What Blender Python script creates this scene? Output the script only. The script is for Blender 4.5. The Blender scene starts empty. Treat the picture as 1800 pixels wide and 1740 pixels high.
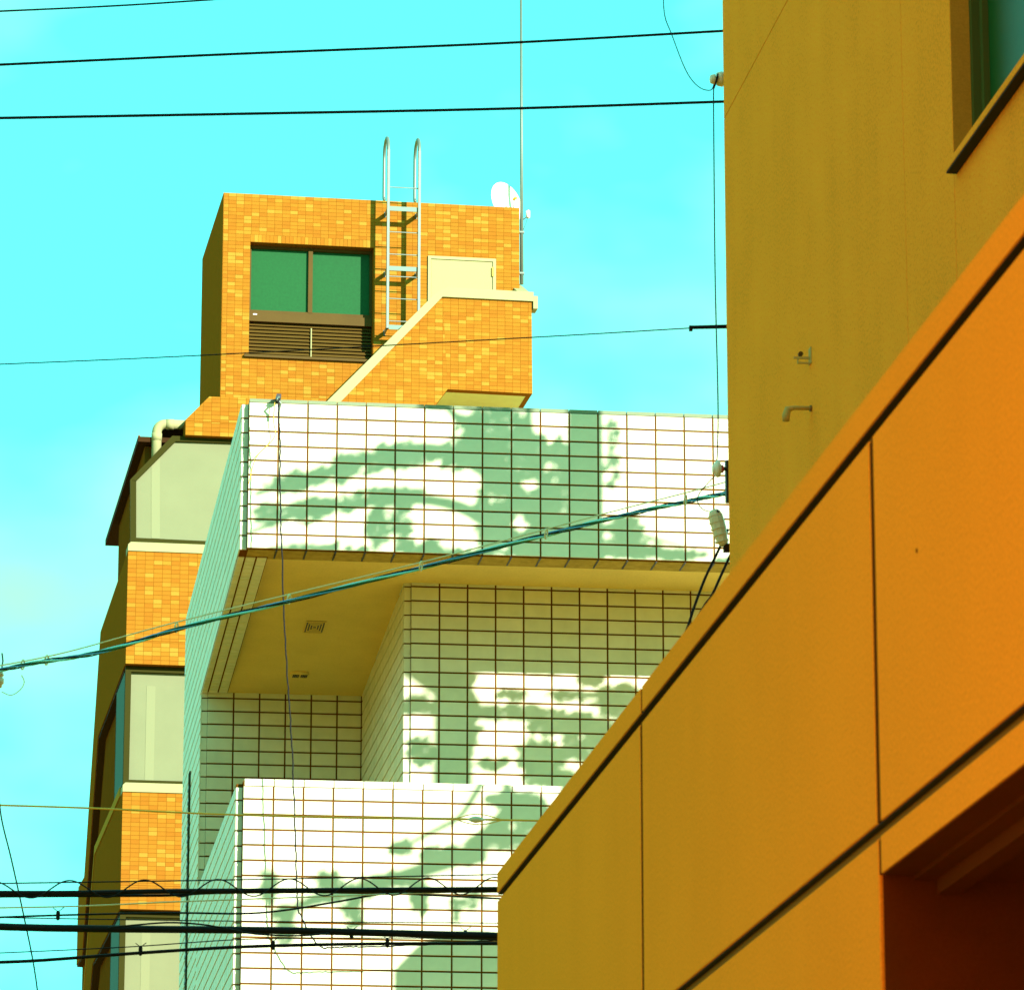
import bpy, math, random
from mathutils import Vector, Matrix

random.seed(7)
scn = bpy.context.scene
COL = scn.collection
rad = math.radians

# ------------------------------------------------------------------ camera
F, PITCH, YAW = 7636.0, rad(14.327), rad(7.404)
CAM = Vector((0.0, 0.0, 1.6))
FW = Vector((math.sin(YAW) * math.cos(PITCH), math.cos(YAW) * math.cos(PITCH), math.sin(PITCH)))
RT = Vector((math.cos(YAW), -math.sin(YAW), 0.0))
UP = RT.cross(FW)
cd = bpy.data.cameras.new("camera")
cam = bpy.data.objects.new("camera", cd)
COL.objects.link(cam)
cam.matrix_world = Matrix(((RT.x, UP.x, -FW.x, CAM.x), (RT.y, UP.y, -FW.y, CAM.y), (RT.z, UP.z, -FW.z, CAM.z), (0, 0, 0, 1)))
cd.sensor_fit = 'HORIZONTAL'
cd.sensor_width = 36.0
cd.lens = F / 1800.0 * 36.0
cd.clip_start = 0.1
cd.clip_end = 3000.0
cd.dof.use_dof = True
cd.dof.focus_distance = 41.0
cd.dof.aperture_fstop = 24.0
scn.camera = cam

# ------------------------------------------------------------------ sky, sun, exposure
SUN_AZ, SUN_EL = rad(31.0), rad(20.5)          # azimuth to the right of straight behind the camera
SDIR = Vector((math.sin(SUN_AZ) * math.cos(SUN_EL), -math.cos(SUN_AZ) * math.cos(SUN_EL), math.sin(SUN_EL)))
world = bpy.data.worlds.new("World")
scn.world = world
world.use_nodes = True
wn, wl = world.node_tree.nodes, world.node_tree.links
wn.clear()
wout = wn.new('ShaderNodeOutputWorld')
wbg = wn.new('ShaderNodeBackground')
wbg.inputs['Strength'].default_value = 0.12
sky = wn.new('ShaderNodeTexSky')
sky.sky_type = 'NISHITA'
sky.sun_disc = False
sky.sun_elevation = SUN_EL
sky.sun_rotation = math.pi - SUN_AZ
sky.air_density = 0.85
sky.dust_density = 0.15
sky.ozone_density = 1.0
tint = wn.new('ShaderNodeMix'); tint.data_type = 'RGBA'; tint.blend_type = 'MULTIPLY'
tint.inputs[0].default_value = 1.0
SKY_TINT = (0.50, 3.55, 2.85, 1.0)
tint.inputs[7].default_value = SKY_TINT
soft = wn.new('ShaderNodeGamma'); soft.inputs[1].default_value = 0.35   # the photograph's soft, even sky
wl.new(sky.outputs[0], soft.inputs[0])
wl.new(soft.outputs[0], tint.inputs[6])
# thin high cloud, the same over the whole sky
wtc = wn.new('ShaderNodeTexCoord')
wmap = wn.new('ShaderNodeMapping'); wmap.inputs['Location'].default_value = (0.0, 0.0, -0.32); wmap.inputs['Scale'].default_value = (5.0, 5.0, 9.0)
wl.new(wtc.outputs['Generated'], wmap.inputs[0])
wno = wn.new('ShaderNodeTexNoise'); wno.inputs['Scale'].default_value = 1.6
wno.inputs['Detail'].default_value = 4.0; wno.inputs['Roughness'].default_value = 0.5
wl.new(wmap.outputs[0], wno.inputs['Vector'])
wrp = wn.new('ShaderNodeMapRange')
wrp.inputs[1].default_value = 0.43; wrp.inputs[2].default_value = 0.70
wrp.inputs[3].default_value = 0.0; wrp.inputs[4].default_value = 0.85
wl.new(wno.outputs[0], wrp.inputs[0])
cmix = wn.new('ShaderNodeMix'); cmix.data_type = 'RGBA'
cmix.inputs[7].default_value = (2.1, 4.8, 2.5, 1.0)
wl.new(wrp.outputs[0], cmix.inputs[0])
wl.new(tint.outputs[2], cmix.inputs[6])
wl.new(cmix.outputs[2], wbg.inputs['Color'])
wl.new(wbg.outputs[0], wout.inputs[0])

sd = bpy.data.lights.new("sun", 'SUN')
sd.energy = 5.0
sd.angle = rad(0.45)
sd.color = (1.0, 0.94, 0.88)
sun = bpy.data.objects.new("sun", sd)
COL.objects.link(sun)
sun.rotation_euler = SDIR.to_track_quat('Z', 'Y').to_euler()
sun.location = (20, -30, 40)

vs = scn.view_settings
vs.view_transform = 'Standard'
vs.look = 'None'
vs.gamma = 1.0
vs.use_curve_mapping = False
vs.exposure = 1.2
scn.cycles.max_bounces = 8
scn.cycles.diffuse_bounces = 5

# ------------------------------------------------------------------ measuring helpers
def ray(x, y):
    return FW * F + RT * (x - 900.0) - UP * (y - 870.0)
def at_w(x, y, w):
    return CAM + ray(x, y) * (w / F)
def at_Y(x, y, Y):
    d = ray(x, y)
    return CAM + d * ((Y - CAM.y) / d.y)
def at_X(x, y, X):
    d = ray(x, y)
    return CAM + d * ((X - CAM.x) / d.x)

# ------------------------------------------------------------------ materials
def newmat(name):
    m = bpy.data.materials.new(name)
    m.use_nodes = True
    nt = m.node_tree
    return m, nt, nt.nodes['Principled BSDF']
def plain(name, col, rough=0.6, metal=0.0, spec=0.5, noise=0.0, nscale=6.0, bump=0.0, bscale=60.0, stretch=(1, 1, 1), grain=0.0, gscale=180.0, streak=0.0):
    m, nt, b = newmat(name)
    b.inputs['Base Color'].default_value = (*col, 1)
    b.inputs['Roughness'].default_value = rough
    b.inputs['Metallic'].default_value = metal
    b.inputs['Specular IOR Level'].default_value = spec
    if noise or bump or grain or streak:
        tc = nt.nodes.new('ShaderNodeTexCoord')
        mp = nt.nodes.new('ShaderNodeMapping'); mp.inputs['Scale'].default_value = stretch
        nt.links.new(tc.outputs['Object'], mp.inputs[0])
    if noise:
        n = nt.nodes.new('ShaderNodeTexNoise')
        n.inputs['Scale'].default_value = nscale; n.inputs['Detail'].default_value = 6; n.inputs['Roughness'].default_value = 0.6
        nt.links.new(mp.outputs[0], n.inputs['Vector'])
        r = nt.nodes.new('ShaderNodeMapRange')
        r.inputs[1].default_value = 0.25; r.inputs[2].default_value = 0.75
        r.inputs[3].default_value = 1 - noise; r.inputs[4].default_value = 1 + noise
        nt.links.new(n.outputs[0], r.inputs[0])
        h = nt.nodes.new('ShaderNodeVectorMath'); h.operation = 'SCALE'
        h.inputs[0].default_value = col
        nt.links.new(r.outputs[0], h.inputs['Scale'])
        last = h
        for amp, sc_, st in ((grain, gscale, (1, 1, 1)), (streak, 5.0, (1, 1, .06))):
            if not amp: continue
            mp2 = nt.nodes.new('ShaderNodeMapping'); mp2.inputs['Scale'].default_value = st
            nt.links.new(tc.outputs['Object'], mp2.inputs[0])
            g2 = nt.nodes.new('ShaderNodeTexNoise'); g2.inputs['Scale'].default_value = sc_; g2.inputs['Detail'].default_value = 3
            nt.links.new(mp2.outputs[0], g2.inputs['Vector'])
            r2 = nt.nodes.new('ShaderNodeMapRange'); r2.inputs[1].default_value = .3; r2.inputs[2].default_value = .7
            r2.inputs[3].default_value = 1 - amp; r2.inputs[4].default_value = 1 + amp
            nt.links.new(g2.outputs[0], r2.inputs[0])
            h2 = nt.nodes.new('ShaderNodeVectorMath'); h2.operation = 'SCALE'
            nt.links.new(last.outputs[0], h2.inputs[0]); nt.links.new(r2.outputs[0], h2.inputs['Scale'])
            last = h2
        nt.links.new(last.outputs[0], b.inputs['Base Color'])
    if bump:
        n2 = nt.nodes.new('ShaderNodeTexNoise')
        n2.inputs['Scale'].default_value = bscale; n2.inputs['Detail'].default_value = 3
        nt.links.new(mp.outputs[0], n2.inputs['Vector'])
        bp = nt.nodes.new('ShaderNodeBump'); bp.inputs['Strength'].default_value = bump; bp.inputs['Distance'].default_value = 0.01
        nt.links.new(n2.outputs[0], bp.inputs['Height'])
        nt.links.new(bp.outputs[0], b.inputs['Normal'])
    return m
def per_piece(name, stops, rough=0.35, spec=0.5, bump=0.06):
    """colour of each piece picked at random from stops [(pos, colour)]"""
    m, nt, b = newmat(name)
    b.inputs['Roughness'].default_value = rough
    b.inputs['Specular IOR Level'].default_value = spec
    oi = nt.nodes.new('ShaderNodeObjectInfo')
    ge = nt.nodes.new('ShaderNodeNewGeometry')
    ad = nt.nodes.new('ShaderNodeMath'); ad.operation = 'ADD'
    nt.links.new(oi.outputs['Random'], ad.inputs[0]); nt.links.new(ge.outputs['Random Per Island'], ad.inputs[1])
    fr = nt.nodes.new('ShaderNodeMath'); fr.operation = 'FRACT'
    nt.links.new(ad.outputs[0], fr.inputs[0])
    cr = nt.nodes.new('ShaderNodeValToRGB')
    cr.color_ramp.interpolation = 'CONSTANT'
    el = cr.color_ramp.elements
    while len(el) < len(stops):
        el.new(0.5)
    for e, (p, c) in zip(el, stops):
        e.position = p; e.color = (*c, 1)
    nt.links.new(fr.outputs[0], cr.inputs[0])
    tc = nt.nodes.new('ShaderNodeTexCoord')
    n = nt.nodes.new('ShaderNodeTexNoise'); n.inputs['Scale'].default_value = 9; n.inputs['Detail'].default_value = 5
    nt.links.new(tc.outputs['Object'], n.inputs['Vector'])
    r = nt.nodes.new('ShaderNodeMapRange')
    r.inputs[1].default_value = 0.25; r.inputs[2].default_value = 0.75; r.inputs[3].default_value = 0.94; r.inputs[4].default_value = 1.06
    nt.links.new(n.outputs[0], r.inputs[0])
    h = nt.nodes.new('ShaderNodeVectorMath'); h.operation = 'SCALE'
    nt.links.new(cr.outputs[0], h.inputs[0]); nt.links.new(r.outputs[0], h.inputs['Scale'])
    nt.links.new(h.outputs[0], b.inputs['Base Color'])
    if bump:
        bp = nt.nodes.new('ShaderNodeBump'); bp.inputs['Strength'].default_value = bump; bp.inputs['Distance'].default_value = 0.004
        n2 = nt.nodes.new('ShaderNodeTexNoise'); n2.inputs['Scale'].default_value = 14
        nt.links.new(tc.outputs['Object'], n2.inputs['Vector'])
        nt.links.new(n2.outputs[0], bp.inputs['Height']); nt.links.new(bp.outputs[0], b.inputs['Normal'])
    return m

TILE = (0.74, 0.78, 0.40)
M = {}
M['tile'] = per_piece('glazed_tile', [(0.0, (0.69, 0.72, 0.49)), (0.3, (0.66, 0.70, 0.47)), (0.6, (0.72, 0.74, 0.51)), (0.85, (0.64, 0.68, 0.45))], 0.4, 0.2)
M['grout'] = plain('dark_grout', (0.135, 0.052, 0.005), 0.95, spec=0.0, noise=0.3, nscale=3)
M['brick'] = per_piece('brick_tile', [(0.0, (0.300, 0.124, 0.010)), (0.22, (0.312, 0.136, 0.011)), (0.42, (0.290, 0.113, 0.009)), (0.62, (0.305, 0.133, 0.011)), (0.82, (0.318, 0.192, 0.022)), (0.92, (0.312, 0.168, 0.016))], 0.7, 0.03, 0.12)
M['brick_grout'] = plain('brick_grout', (0.25, 0.092, 0.007), 0.95, spec=0.0)
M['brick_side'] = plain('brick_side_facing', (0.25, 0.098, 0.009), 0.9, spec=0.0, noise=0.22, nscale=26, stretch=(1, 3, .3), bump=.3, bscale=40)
M['cream'] = plain('cream_coping', (0.32, 0.32, 0.145), 0.7, spec=0.1, noise=0.05, nscale=4)
M['door'] = plain('cream_door_paint', (0.315, 0.315, 0.135), 0.6, spec=0.1)
M['brown'] = plain('brown_aluminium', (0.085, 0.052, 0.009), 0.6, spec=0.08, noise=0.1, nscale=3)
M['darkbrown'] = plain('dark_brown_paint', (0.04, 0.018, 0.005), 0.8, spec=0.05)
M['glass'] = plain('green_window_glass', (0.006, 0.085, 0.018), 0.35, spec=0.1, noise=0.12, nscale=30)
M['teal_glass'] = plain('teal_side_glass', (0.02, 0.06, 0.018), 0.5, spec=0.04)
M['frosted'] = plain('pale_window_panel', (0.18, 0.20, 0.098), 0.4, spec=0.1, noise=0.05, nscale=2.5)
M['frosted_light'] = plain('pale_window_strip', (0.205, 0.225, 0.11), 0.4, spec=0.1)  # paler tone for the vertical strip on the panes
M['winframe'] = plain('olive_window_frame', (0.035, 0.034, 0.006), 0.7, spec=0.02)
M['side_cap'] = plain('painted_shade_coping', (0.40, 0.24, 0.04), 0.8, spec=0.0)  # the cream coping again, its shade on the side put into the colour
M['tie'] = plain('weathered_steel', (0.10, 0.18, 0.13), 0.5, metal=0.3)
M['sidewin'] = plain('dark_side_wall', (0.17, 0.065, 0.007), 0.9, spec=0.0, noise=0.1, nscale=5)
M['galv'] = plain('galvanised_steel', (0.13, 0.18, 0.14), 0.45, metal=0.3, noise=0.08)
M['white'] = plain('white_enamel', (0.82, 0.80, 0.66), 0.4)
M['porcelain'] = plain('porcelain', (0.70, 0.70, 0.50), 0.25)
M['coping'] = plain('grey_coping', (0.185, 0.235, 0.13), 0.6, spec=0.2, noise=0.12, nscale=5)
M['soffit'] = plain('soffit_paint', (0.76, 0.58, 0.17), 0.9, spec=0.0, noise=0.09, nscale=1.6, bump=.05, grain=.05, gscale=60)
M['dirt'] = plain('dirty_drip_edge', (0.36, 0.27, 0.06), 0.9, spec=0.0, noise=0.28, nscale=14)
M['black'] = plain('black_rubber', (0.012, 0.012, 0.012), 0.5)
M['wire'] = plain('black_cable', (0.008, 0.009, 0.01), 0.6, spec=0.12)
M['wire_orange'] = plain('bare_copper_wire', (0.80, 0.46, 0.07), 0.6, spec=0.1)
M['wire_pale'] = plain('galvanised_wire', (0.75, 0.78, 0.45), 0.5, spec=0.2)
M['wire_cyan'] = plain('cyan_cable', (0.22, 0.92, 1.0), 0.4, spec=0.3)
M['wire_green'] = plain('green_cable', (0.01, 0.11, 0.05), 0.5, spec=0.15)
M['wire_blue'] = plain('blue_cable', (0.08, 0.42, 0.80), 0.45, spec=0.2)
M['landing'] = plain('landing_soffit_paint', (0.72, 0.74, 0.27), 0.9, spec=0.0, noise=0.06)
M['roofing'] = plain('pale_roof_membrane', (0.62, 0.60, 0.36), 0.9, spec=0.0, noise=0.1)
M['slate'] = plain('brown_render', (0.34, 0.20, 0.05), 0.95, spec=0.0, noise=0.1)

M['red'] = plain('red_ring', (0.5, 0.04, 0.008), 0.5)
M['olive'] = plain('olive_stucco', (1.0, 0.362, 0.034), 0.95, spec=0.0, noise=0.07, nscale=2.0, bump=.3, bscale=150, grain=0.17, gscale=90, streak=0.03)
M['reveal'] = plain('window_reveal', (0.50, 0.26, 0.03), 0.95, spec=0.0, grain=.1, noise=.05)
M['alu_green'] = plain('green_grey_frame', (0.07, 0.10, 0.022), 0.6, spec=0.05)
M['olive_dark'] = plain('olive_joint', (0.22, 0.13, 0.03), 0.9)
M['panel'] = plain('orange_metal_panel', (0.96, 0.375, 0.030), 0.7, spec=0.0, noise=0.045, nscale=1.2, grain=0.10, gscale=130, streak=0.012)
M['panel_gap'] = plain('panel_gap_backing', (0.30, 0.20, 0.05), 0.8, spec=0.0)
M['joint'] = plain('panel_joint_seal', (0.12, 0.045, 0.008), 0.9, spec=0.0)
M['shadow_black'] = plain('painted_shadow_black', (0.01, 0.008, 0.004), 0.9)  # near-black that stands in for groove and sill shadow
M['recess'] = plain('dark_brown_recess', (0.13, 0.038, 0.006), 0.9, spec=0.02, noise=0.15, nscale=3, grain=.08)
M['ground'] = plain('street_paving', (0.58, 0.25, 0.032), 0.9, spec=0.0, noise=0.2, nscale=0.6)
M['ochre'] = plain('ochre_render', (0.80, 0.25, 0.03), 0.95, spec=0.0, noise=0.1, nscale=2)
M['bark'] = plain('bark', (0.10, 0.07, 0.04), 0.95, noise=0.3, bump=.5)
M['leaf'] = plain('leaf', (0.07, 0.11, 0.02), 0.6)
M['concrete'] = plain('pole_concrete', (0.46, 0.36, 0.11), 0.9, spec=0.1, noise=0.1)

# ------------------------------------------------------------------ mesh helpers
class MB:
    def __init__(s):
        s.v, s.f = [], []
    def quad(s, *p):
        i = len(s.v); s.v += [tuple(q) for q in p]; s.f.append(tuple(range(i, i + len(p))))
    def box(s, x0, x1, y0, y1, z0, z1):
        i = len(s.v)
        s.v += [(x0, y0, z0), (x1, y0, z0), (x1, y1, z0), (x0, y1, z0), (x0, y0, z1), (x1, y0, z1), (x1, y1, z1), (x0, y1, z1)]
        for f in ((3, 2, 1, 0), (4, 5, 6, 7), (0, 1, 5, 4), (1, 2, 6, 5), (2, 3, 7, 6), (3, 0, 4, 7)):
            s.f.append(tuple(i + k for k in f))
        return s
    def prism(s, pts, off):
        """polygon pts (3D) extruded by off"""
        off = Vector(off); pts = [Vector(p) for p in pts]; n = len(pts)
        nv = Vector((0, 0, 0))
        for k in range(n):
            nv += pts[k].cross(pts[(k + 1) % n])
        if nv.dot(off) > 0:
            pts = pts[::-1]
        i = len(s.v)
        s.v += [tuple(p) for p in pts] + [tuple(p + off) for p in pts]
        s.f.append(tuple(range(i, i + n))); s.f.append(tuple(range(i + 2 * n - 1, i + n - 1, -1)))
        for k in range(n):
            k2 = (k + 1) % n
            s.f.append((i + k2, i + k, i + n + k, i + n + k2))
        return s
    def tilepoly(s, pts, nrm, h, bev):
        """convex polygon pts (3D, any winding) on a wall, raised by h along nrm with bevelled front edge"""
        nrm = Vector(nrm); pts = [Vector(p) for p in pts]; n = len(pts)
        nv = Vector((0, 0, 0))
        for k in range(n):
            nv += pts[k].cross(pts[(k + 1) % n])
        if nv.dot(nrm) < 0:
            pts = pts[::-1]
        c = sum(pts, Vector()) / n
        i = len(s.v)
        mid = [p + nrm * (h - bev) for p in pts]
        fr = []
        for p in pts:
            d = c - p
            fr.append(p + nrm * h + d * min(0.3, bev * 1.4 / max(1e-6, d.length)))
        s.v += [tuple(p) for p in pts] + [tuple(p) for p in mid] + [tuple(p) for p in fr]
        s.f.append(tuple(range(i + 2 * n, i + 3 * n)))
        for k in range(n):
            k2 = (k + 1) % n
            s.f.append((i + k, i + k2, i + n + k2, i + n + k))
            s.f.append((i + n + k, i + n + k2, i + 2 * n + k2, i + 2 * n + k))
        return s
    def tube(s, path, r, seg=8, caps=True):
        path = [Vector(p) for p in path]
        n = len(path)
        rs = r if isinstance(r, (list, tuple)) else [r] * n
        i = len(s.v)
        ref = None
        for k in range(n):
            t = (path[min(k + 1, n - 1)] - path[max(k - 1, 0)])
            if t.length < 1e-9:
                t = Vector((0, 0, 1))
            t.normalize()
            if ref is None:
                ref = Vector((0, 0, 1)) if abs(t.z) < 0.9 else Vector((1, 0, 0))
            a = (ref - t * ref.dot(t)).normalized(); b = t.cross(a); ref = a
            for j in range(seg):
                an = 2 * math.pi * j / seg
                s.v.append(tuple(path[k] + (a * math.cos(an) + b * math.sin(an)) * rs[k]))
        for k in range(n - 1):
            for j in range(seg):
                j2 = (j + 1) % seg
                s.f.append((i + k * seg + j, i + k * seg + j2, i + (k + 1) * seg + j2, i + (k + 1) * seg + j))
        if caps:
            s.f.append(tuple(i + j for j in range(seg))[::-1]); s.f.append(tuple(i + (n - 1) * seg + j for j in range(seg)))
        return s
    def lathe(s, base, axis, prof, seg=16):
        """prof: list of (distance along axis, radius)"""
        base = Vector(base); axis = Vector(axis).normalized()
        return s.tube([base + axis * d for d, r in prof], [max(r, 1e-4) for d, r in prof], seg)
    def mesh(s, name, mat, smooth=False):
        me = bpy.data.meshes.new(name)
        me.from_pydata(s.v, [], s.f)
        me.update()
        if mat is not None:
            me.materials.append(M[mat])
        if smooth:
            me.polygons.foreach_set('use_smooth', [True] * len(me.polygons))
        return me
    def build(s, name, mat, parent=None, smooth=False):
        return obj(name, s.mesh(name, mat, smooth), parent)

def obj(name, me, parent=None, loc=None):
    o = bpy.data.objects.new(name, me)
    COL.objects.link(o)
    if parent is not None:
        o.parent = parent
    if loc is not None:
        o.location = loc
    return o
def tag(o, label=None, cat=None, group=None, kind=None):
    if label: o['label'] = label
    if cat: o['category'] = cat
    if group: o['group'] = group
    if kind: o['kind'] = kind
    return o
def empty(name, loc=(0, 0, 0), rz=0.0, label=None, cat=None, group=None):
    o = bpy.data.objects.new(name, None)
    COL.objects.link(o)
    o.empty_display_size = 0.2
    o.location = loc; o.rotation_euler = (0, 0, rz)
    return tag(o, label, cat, group)
def clip(poly, a, b, c):
    """keep a*u+b*z+c >= 0"""
    out = []
    n = len(poly)
    for k in range(n):
        p, q = poly[k], poly[(k + 1) % n]
        dp, dq = a * p[0] + b * p[1] + c, a * q[0] + b * q[1] + c
        if dp >= 0:
            out.append(p)
        if (dp >= 0) != (dq >= 0):
            t = dp / (dp - dq)
            out.append((p[0] + (q[0] - p[0]) * t, p[1] + (q[1] - p[1]) * t))
    return out
def area(p):
    return 0.5 * sum(p[k][0] * p[(k + 1) % len(p)][1] - p[(k + 1) % len(p)][0] * p[k][1] for k in range(len(p)))
def clip_convex(poly, region):
    if area(region) < 0:
        region = region[::-1]
    n = len(region)
    for k in range(n):
        (x0, y0), (x1, y1) = region[k], region[(k + 1) % n]
        a, b = -(y1 - y0), (x1 - x0)
        poly = clip(poly, a, b, -(a * x0 + b * y0))
        if len(poly) < 3:
            return []
    return poly
def minus(r, h):
    """rectangle minus rectangle -> rectangles"""
    x0, x1, y0, y1 = r; a0, a1, b0, b1 = h
    if a1 <= x0 or a0 >= x1 or b1 <= y0 or b0 >= y1:
        return [r]
    out = []
    if a0 > x0: out.append((x0, a0, y0, y1))
    if a1 < x1: out.append((a1, x1, y0, y1))
    l, rr = max(x0, a0), min(x1, a1)
    if b0 > y0: out.append((l, rr, y0, b0))
    if b1 < y1: out.append((l, rr, b1, y1))
    return out
def cells(us, zs, joint, regions=None, holes=()):
    """polygons (u,z) of the tiles of a wall laid out on the lines us, zs"""
    res = []
    j = joint / 2
    for a in range(len(us) - 1):
        for b in range(len(zs) - 1):
            rects = [(us[a] + j, us[a + 1] - j, zs[b] + j, zs[b + 1] - j)]
            for h in holes:
                rects = [q for r in rects for q in minus(r, h)]
            for x0, x1, y0, y1 in rects:
                if x1 - x0 < 0.008 or y1 - y0 < 0.006:
                    continue
                p = [(x0, y0), (x1, y0), (x1, y1), (x0, y1)]
                if regions is None:
                    res.append(p); continue
                for rg in regions:
                    q = clip_convex(p, rg)
                    if len(q) > 2 and abs(area(q)) > 1e-4:
                        res.append(q)
    return res
def lines(a, b, step):
    n = max(1, round((b - a) / step))
    return [a + (b - a) * k / n for k in range(n + 1)]
def field(name, polys, to3, nrm, h, bev, mat, parent):
    mb = MB()
    for p in polys:
        mb.tilepoly([to3(u, z) for u, z in p], nrm, h, bev)
    return tag(mb.build(name, mat, parent), kind='stuff')
def pieces(name, polys, v, h, bev, mat, parent):
    """each polygon (u,z) on the plane y=v becomes an object of its own facing -y; alike ones share mesh data"""
    cache = {}
    for p in polys:
        cu = sum(q[0] for q in p) / len(p); cz = sum(q[1] for q in p) / len(p)
        rel = tuple((round(q[0] - cu, 4), round(q[1] - cz, 4)) for q in p)
        if rel not in cache:
            mb = MB(); mb.tilepoly([(u, 0, z) for u, z in rel], (0, -1, 0), h, bev)
            cache[rel] = mb.mesh(name, mat)
        obj(name, cache[rel], parent, (cu, v, cz))

# ------------------------------------------------------------------ ground
g = MB(); g.quad((-400, -300, 0), (400, -300, 0), (400, 900, 0), (-400, 900, 0))
tag(g.build('ground', 'ground'), kind='structure')

# ================================================================== white tiled building
TP = 0.24
YW = at_w(800, 835, F * TP / 51.5).y                   # front plane of the parapets
zTop = at_Y(437.7, 706, YW).z
zBot = at_Y(435.4, 963.7, YW).z
zCap = at_Y(441, 700, YW).z
RP = (zTop - zBot) / 10                                # course height
X0 = 0.5 * (at_Y(437.7, 730, YW).x + at_Y(435.4, 950, YW).x)
XL = at_Y(422.5, 837, YW + 0.05).x                     # left wall plane
zLow = at_Y(430, 1368, YW).z
zLow1 = at_Y(430, 1403.6, YW).z
D1, D2, D3 = 1.5, 5.2, 8.1
XI = at_Y(709, 1150, YW + D1).x                        # left end of the front-facing wall
zS1 = at_Y(760, 1025, YW + D1).z
zS2 = at_Y(480, 1219, YW + D2).z
zS = max(zS1, zS2) + 0.12                              # walls run up behind the ceiling boards
def zsof(y):
    return zS1 + (zS2 - zS1) * (y - YW - D1) / (D2 - D1)
print('white: YW %.2f zTop %.2f zBot %.2f RP %.4f X0 %.2f XL %.2f zLow %.2f XI %.2f zS %.2f/%.2f' % (YW, zTop, zBot, RP, X0, XL, zLow, XI, zS1, zS2))
NCOL = 30
XR = X0 + NCOL * TP
JT, JH, JB = 0.0145, 0.011, 0.003
wb = empty('white_tiled_building', (XL, YW, 0), 0, 'white tiled building with two balconies, patched with leafy shadows', 'building')
def wl3(x, z, y): return (x - XL, y - YW, z)
BZ = JH
# cores (dark grout) that carry the tiles
def core(name, x0, x1, y0, y1, z0, z1, mat='grout'):
    return MB().box(x0 - XL, x1 - XL, y0 - YW, y1 - YW, z0, z1).build(name, mat, wb)
SB = 0.07                                             # set-back of the corner strips
upper = core('upper_parapet', X0, XR, YW + JH, YW + 0.25, zBot + 0.002, zTop - 0.002)
lower = core('lower_parapet', X0, XR, YW + JH, YW + 0.25, 0.6, zLow - 0.012)
upper_side = core('upper_parapet_return', XL + JH, XL + 0.25, YW + SB + JH, YW + D3, zBot + 0.004, zTop - 0.012)
lower_side = core('lower_parapet_return', XL + JH, XL + 0.25, YW + SB + JH, YW + D2 - 0.002, 0.6, zLow - 0.03)
rear_left = core('rear_side_wall', XL + JH, XL + 0.066, YW + D2 + JH + 0.012, YW + D3, 0.0, zBot + 0.0)
back_wall = core('balcony_back_wall', XL + 0.068, XI + 0.3, YW + D2 + JH, YW + D2 + 0.25, 0.6, zS + .1)
front_wall = core('balcony_front_wall', XI + 0.066, XR, YW + D1 + JH, YW + D1 + 0.25, 0.6, zS)
inner_wall = core('balcony_inner_wall', XI + JH, XI + 0.2, YW + D1 + 0.02 + JH, YW + D2 - 0.002, 0.6, zS)
core('roof_slab', XL + 0.25, XR, YW + 0.26, YW + D3, zS + 0.31, zTop - 0.1, 'soffit')
core('far_wall', XL + 0.26, XR, YW + D3 - 0.3, YW + D3 - 0.01, 0, zBot + 0.3, 'soffit')
core('end_wall', XR - 0.2, XR - 0.001, YW + D1 + .3, YW + D3 - 0.31, 0, zBot + 0.3, 'soffit')
core('balcony_floor', XL + 0.26, XR - .21, YW + 0.26, YW + D2 - 0.003, zLow - 1.35, zLow - 1.15, 'soffit')
core('bounce_lining', X0 + .27, XR - .21, YW + 0.253, YW + 0.262, zLow - 1.14, zLow - 0.06, 'soffit')  # unseen pale linings added to reflect light into the balcony recess
core('bounce_lining', XL + 0.2505, XL + 0.26, YW + 0.263, YW + D2 - 0.004, zLow - 1.14, zLow - 0.06, 'soffit')
# soffit and drip lip
ya_, yb_ = YW + 0.40, YW + D2 + 0.03
MB().prism([(XL + 0.25 - XL, ya_ - YW, zsof(ya_)), (XL + 0.25 - XL, yb_ - YW, zsof(yb_)), (XL + 0.25 - XL, yb_ - YW, zS + .3), (XL + 0.25 - XL, ya_ - YW, zS + .3)], (XR - XL - 0.25, 0, 0)).build('soffit', 'soffit', wb)
core('drip_lip', XL + 0.252, XR, YW + 0.252, YW + 0.399, zBot + 0.012, zS + 0.1, 'dirt')
lip = MB()
for k in range(1, NCOL):
    x = X0 + k * TP - XL
    lip.box(x - 0.007, x + 0.007, 0.012, 0.30, zBot - 0.009, zBot - 0.0045)
tag(lip.build('drip_joint', 'black', wb), kind='stuff')
core('parapet_underside', X0 + .01, XR, YW + 0.035, YW + 0.251, zBot - 0.004, zBot + 0.001, 'dirt')
# ---- individual tiles of the two parapet fronts
zu = [zBot + RP * k for k in range(11)]
xu = [X0 - JT / 2 + 0.001] + [X0 + TP * k for k in range(1, 18)]
def white_tiles(parent, xs, zs, y):
    pieces('tile', [[(u - XL, z) for u, z in p] for p in cells(xs, zs, JT)], y - YW + JH, JH, JB, 'tile', parent)
white_tiles(upper, xu, zu, YW)
zl = [zLow1 - RP * k for k in range(14, -1, -1)]
xl = [X0 - JT / 2 + 0.001] + [X0 + TP * k for k in range(1, 11)]
white_tiles(lower, xl, zl, YW)
top_row = [zLow1, zLow - 0.055]
white_tiles(lower, xl, top_row, YW)
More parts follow.
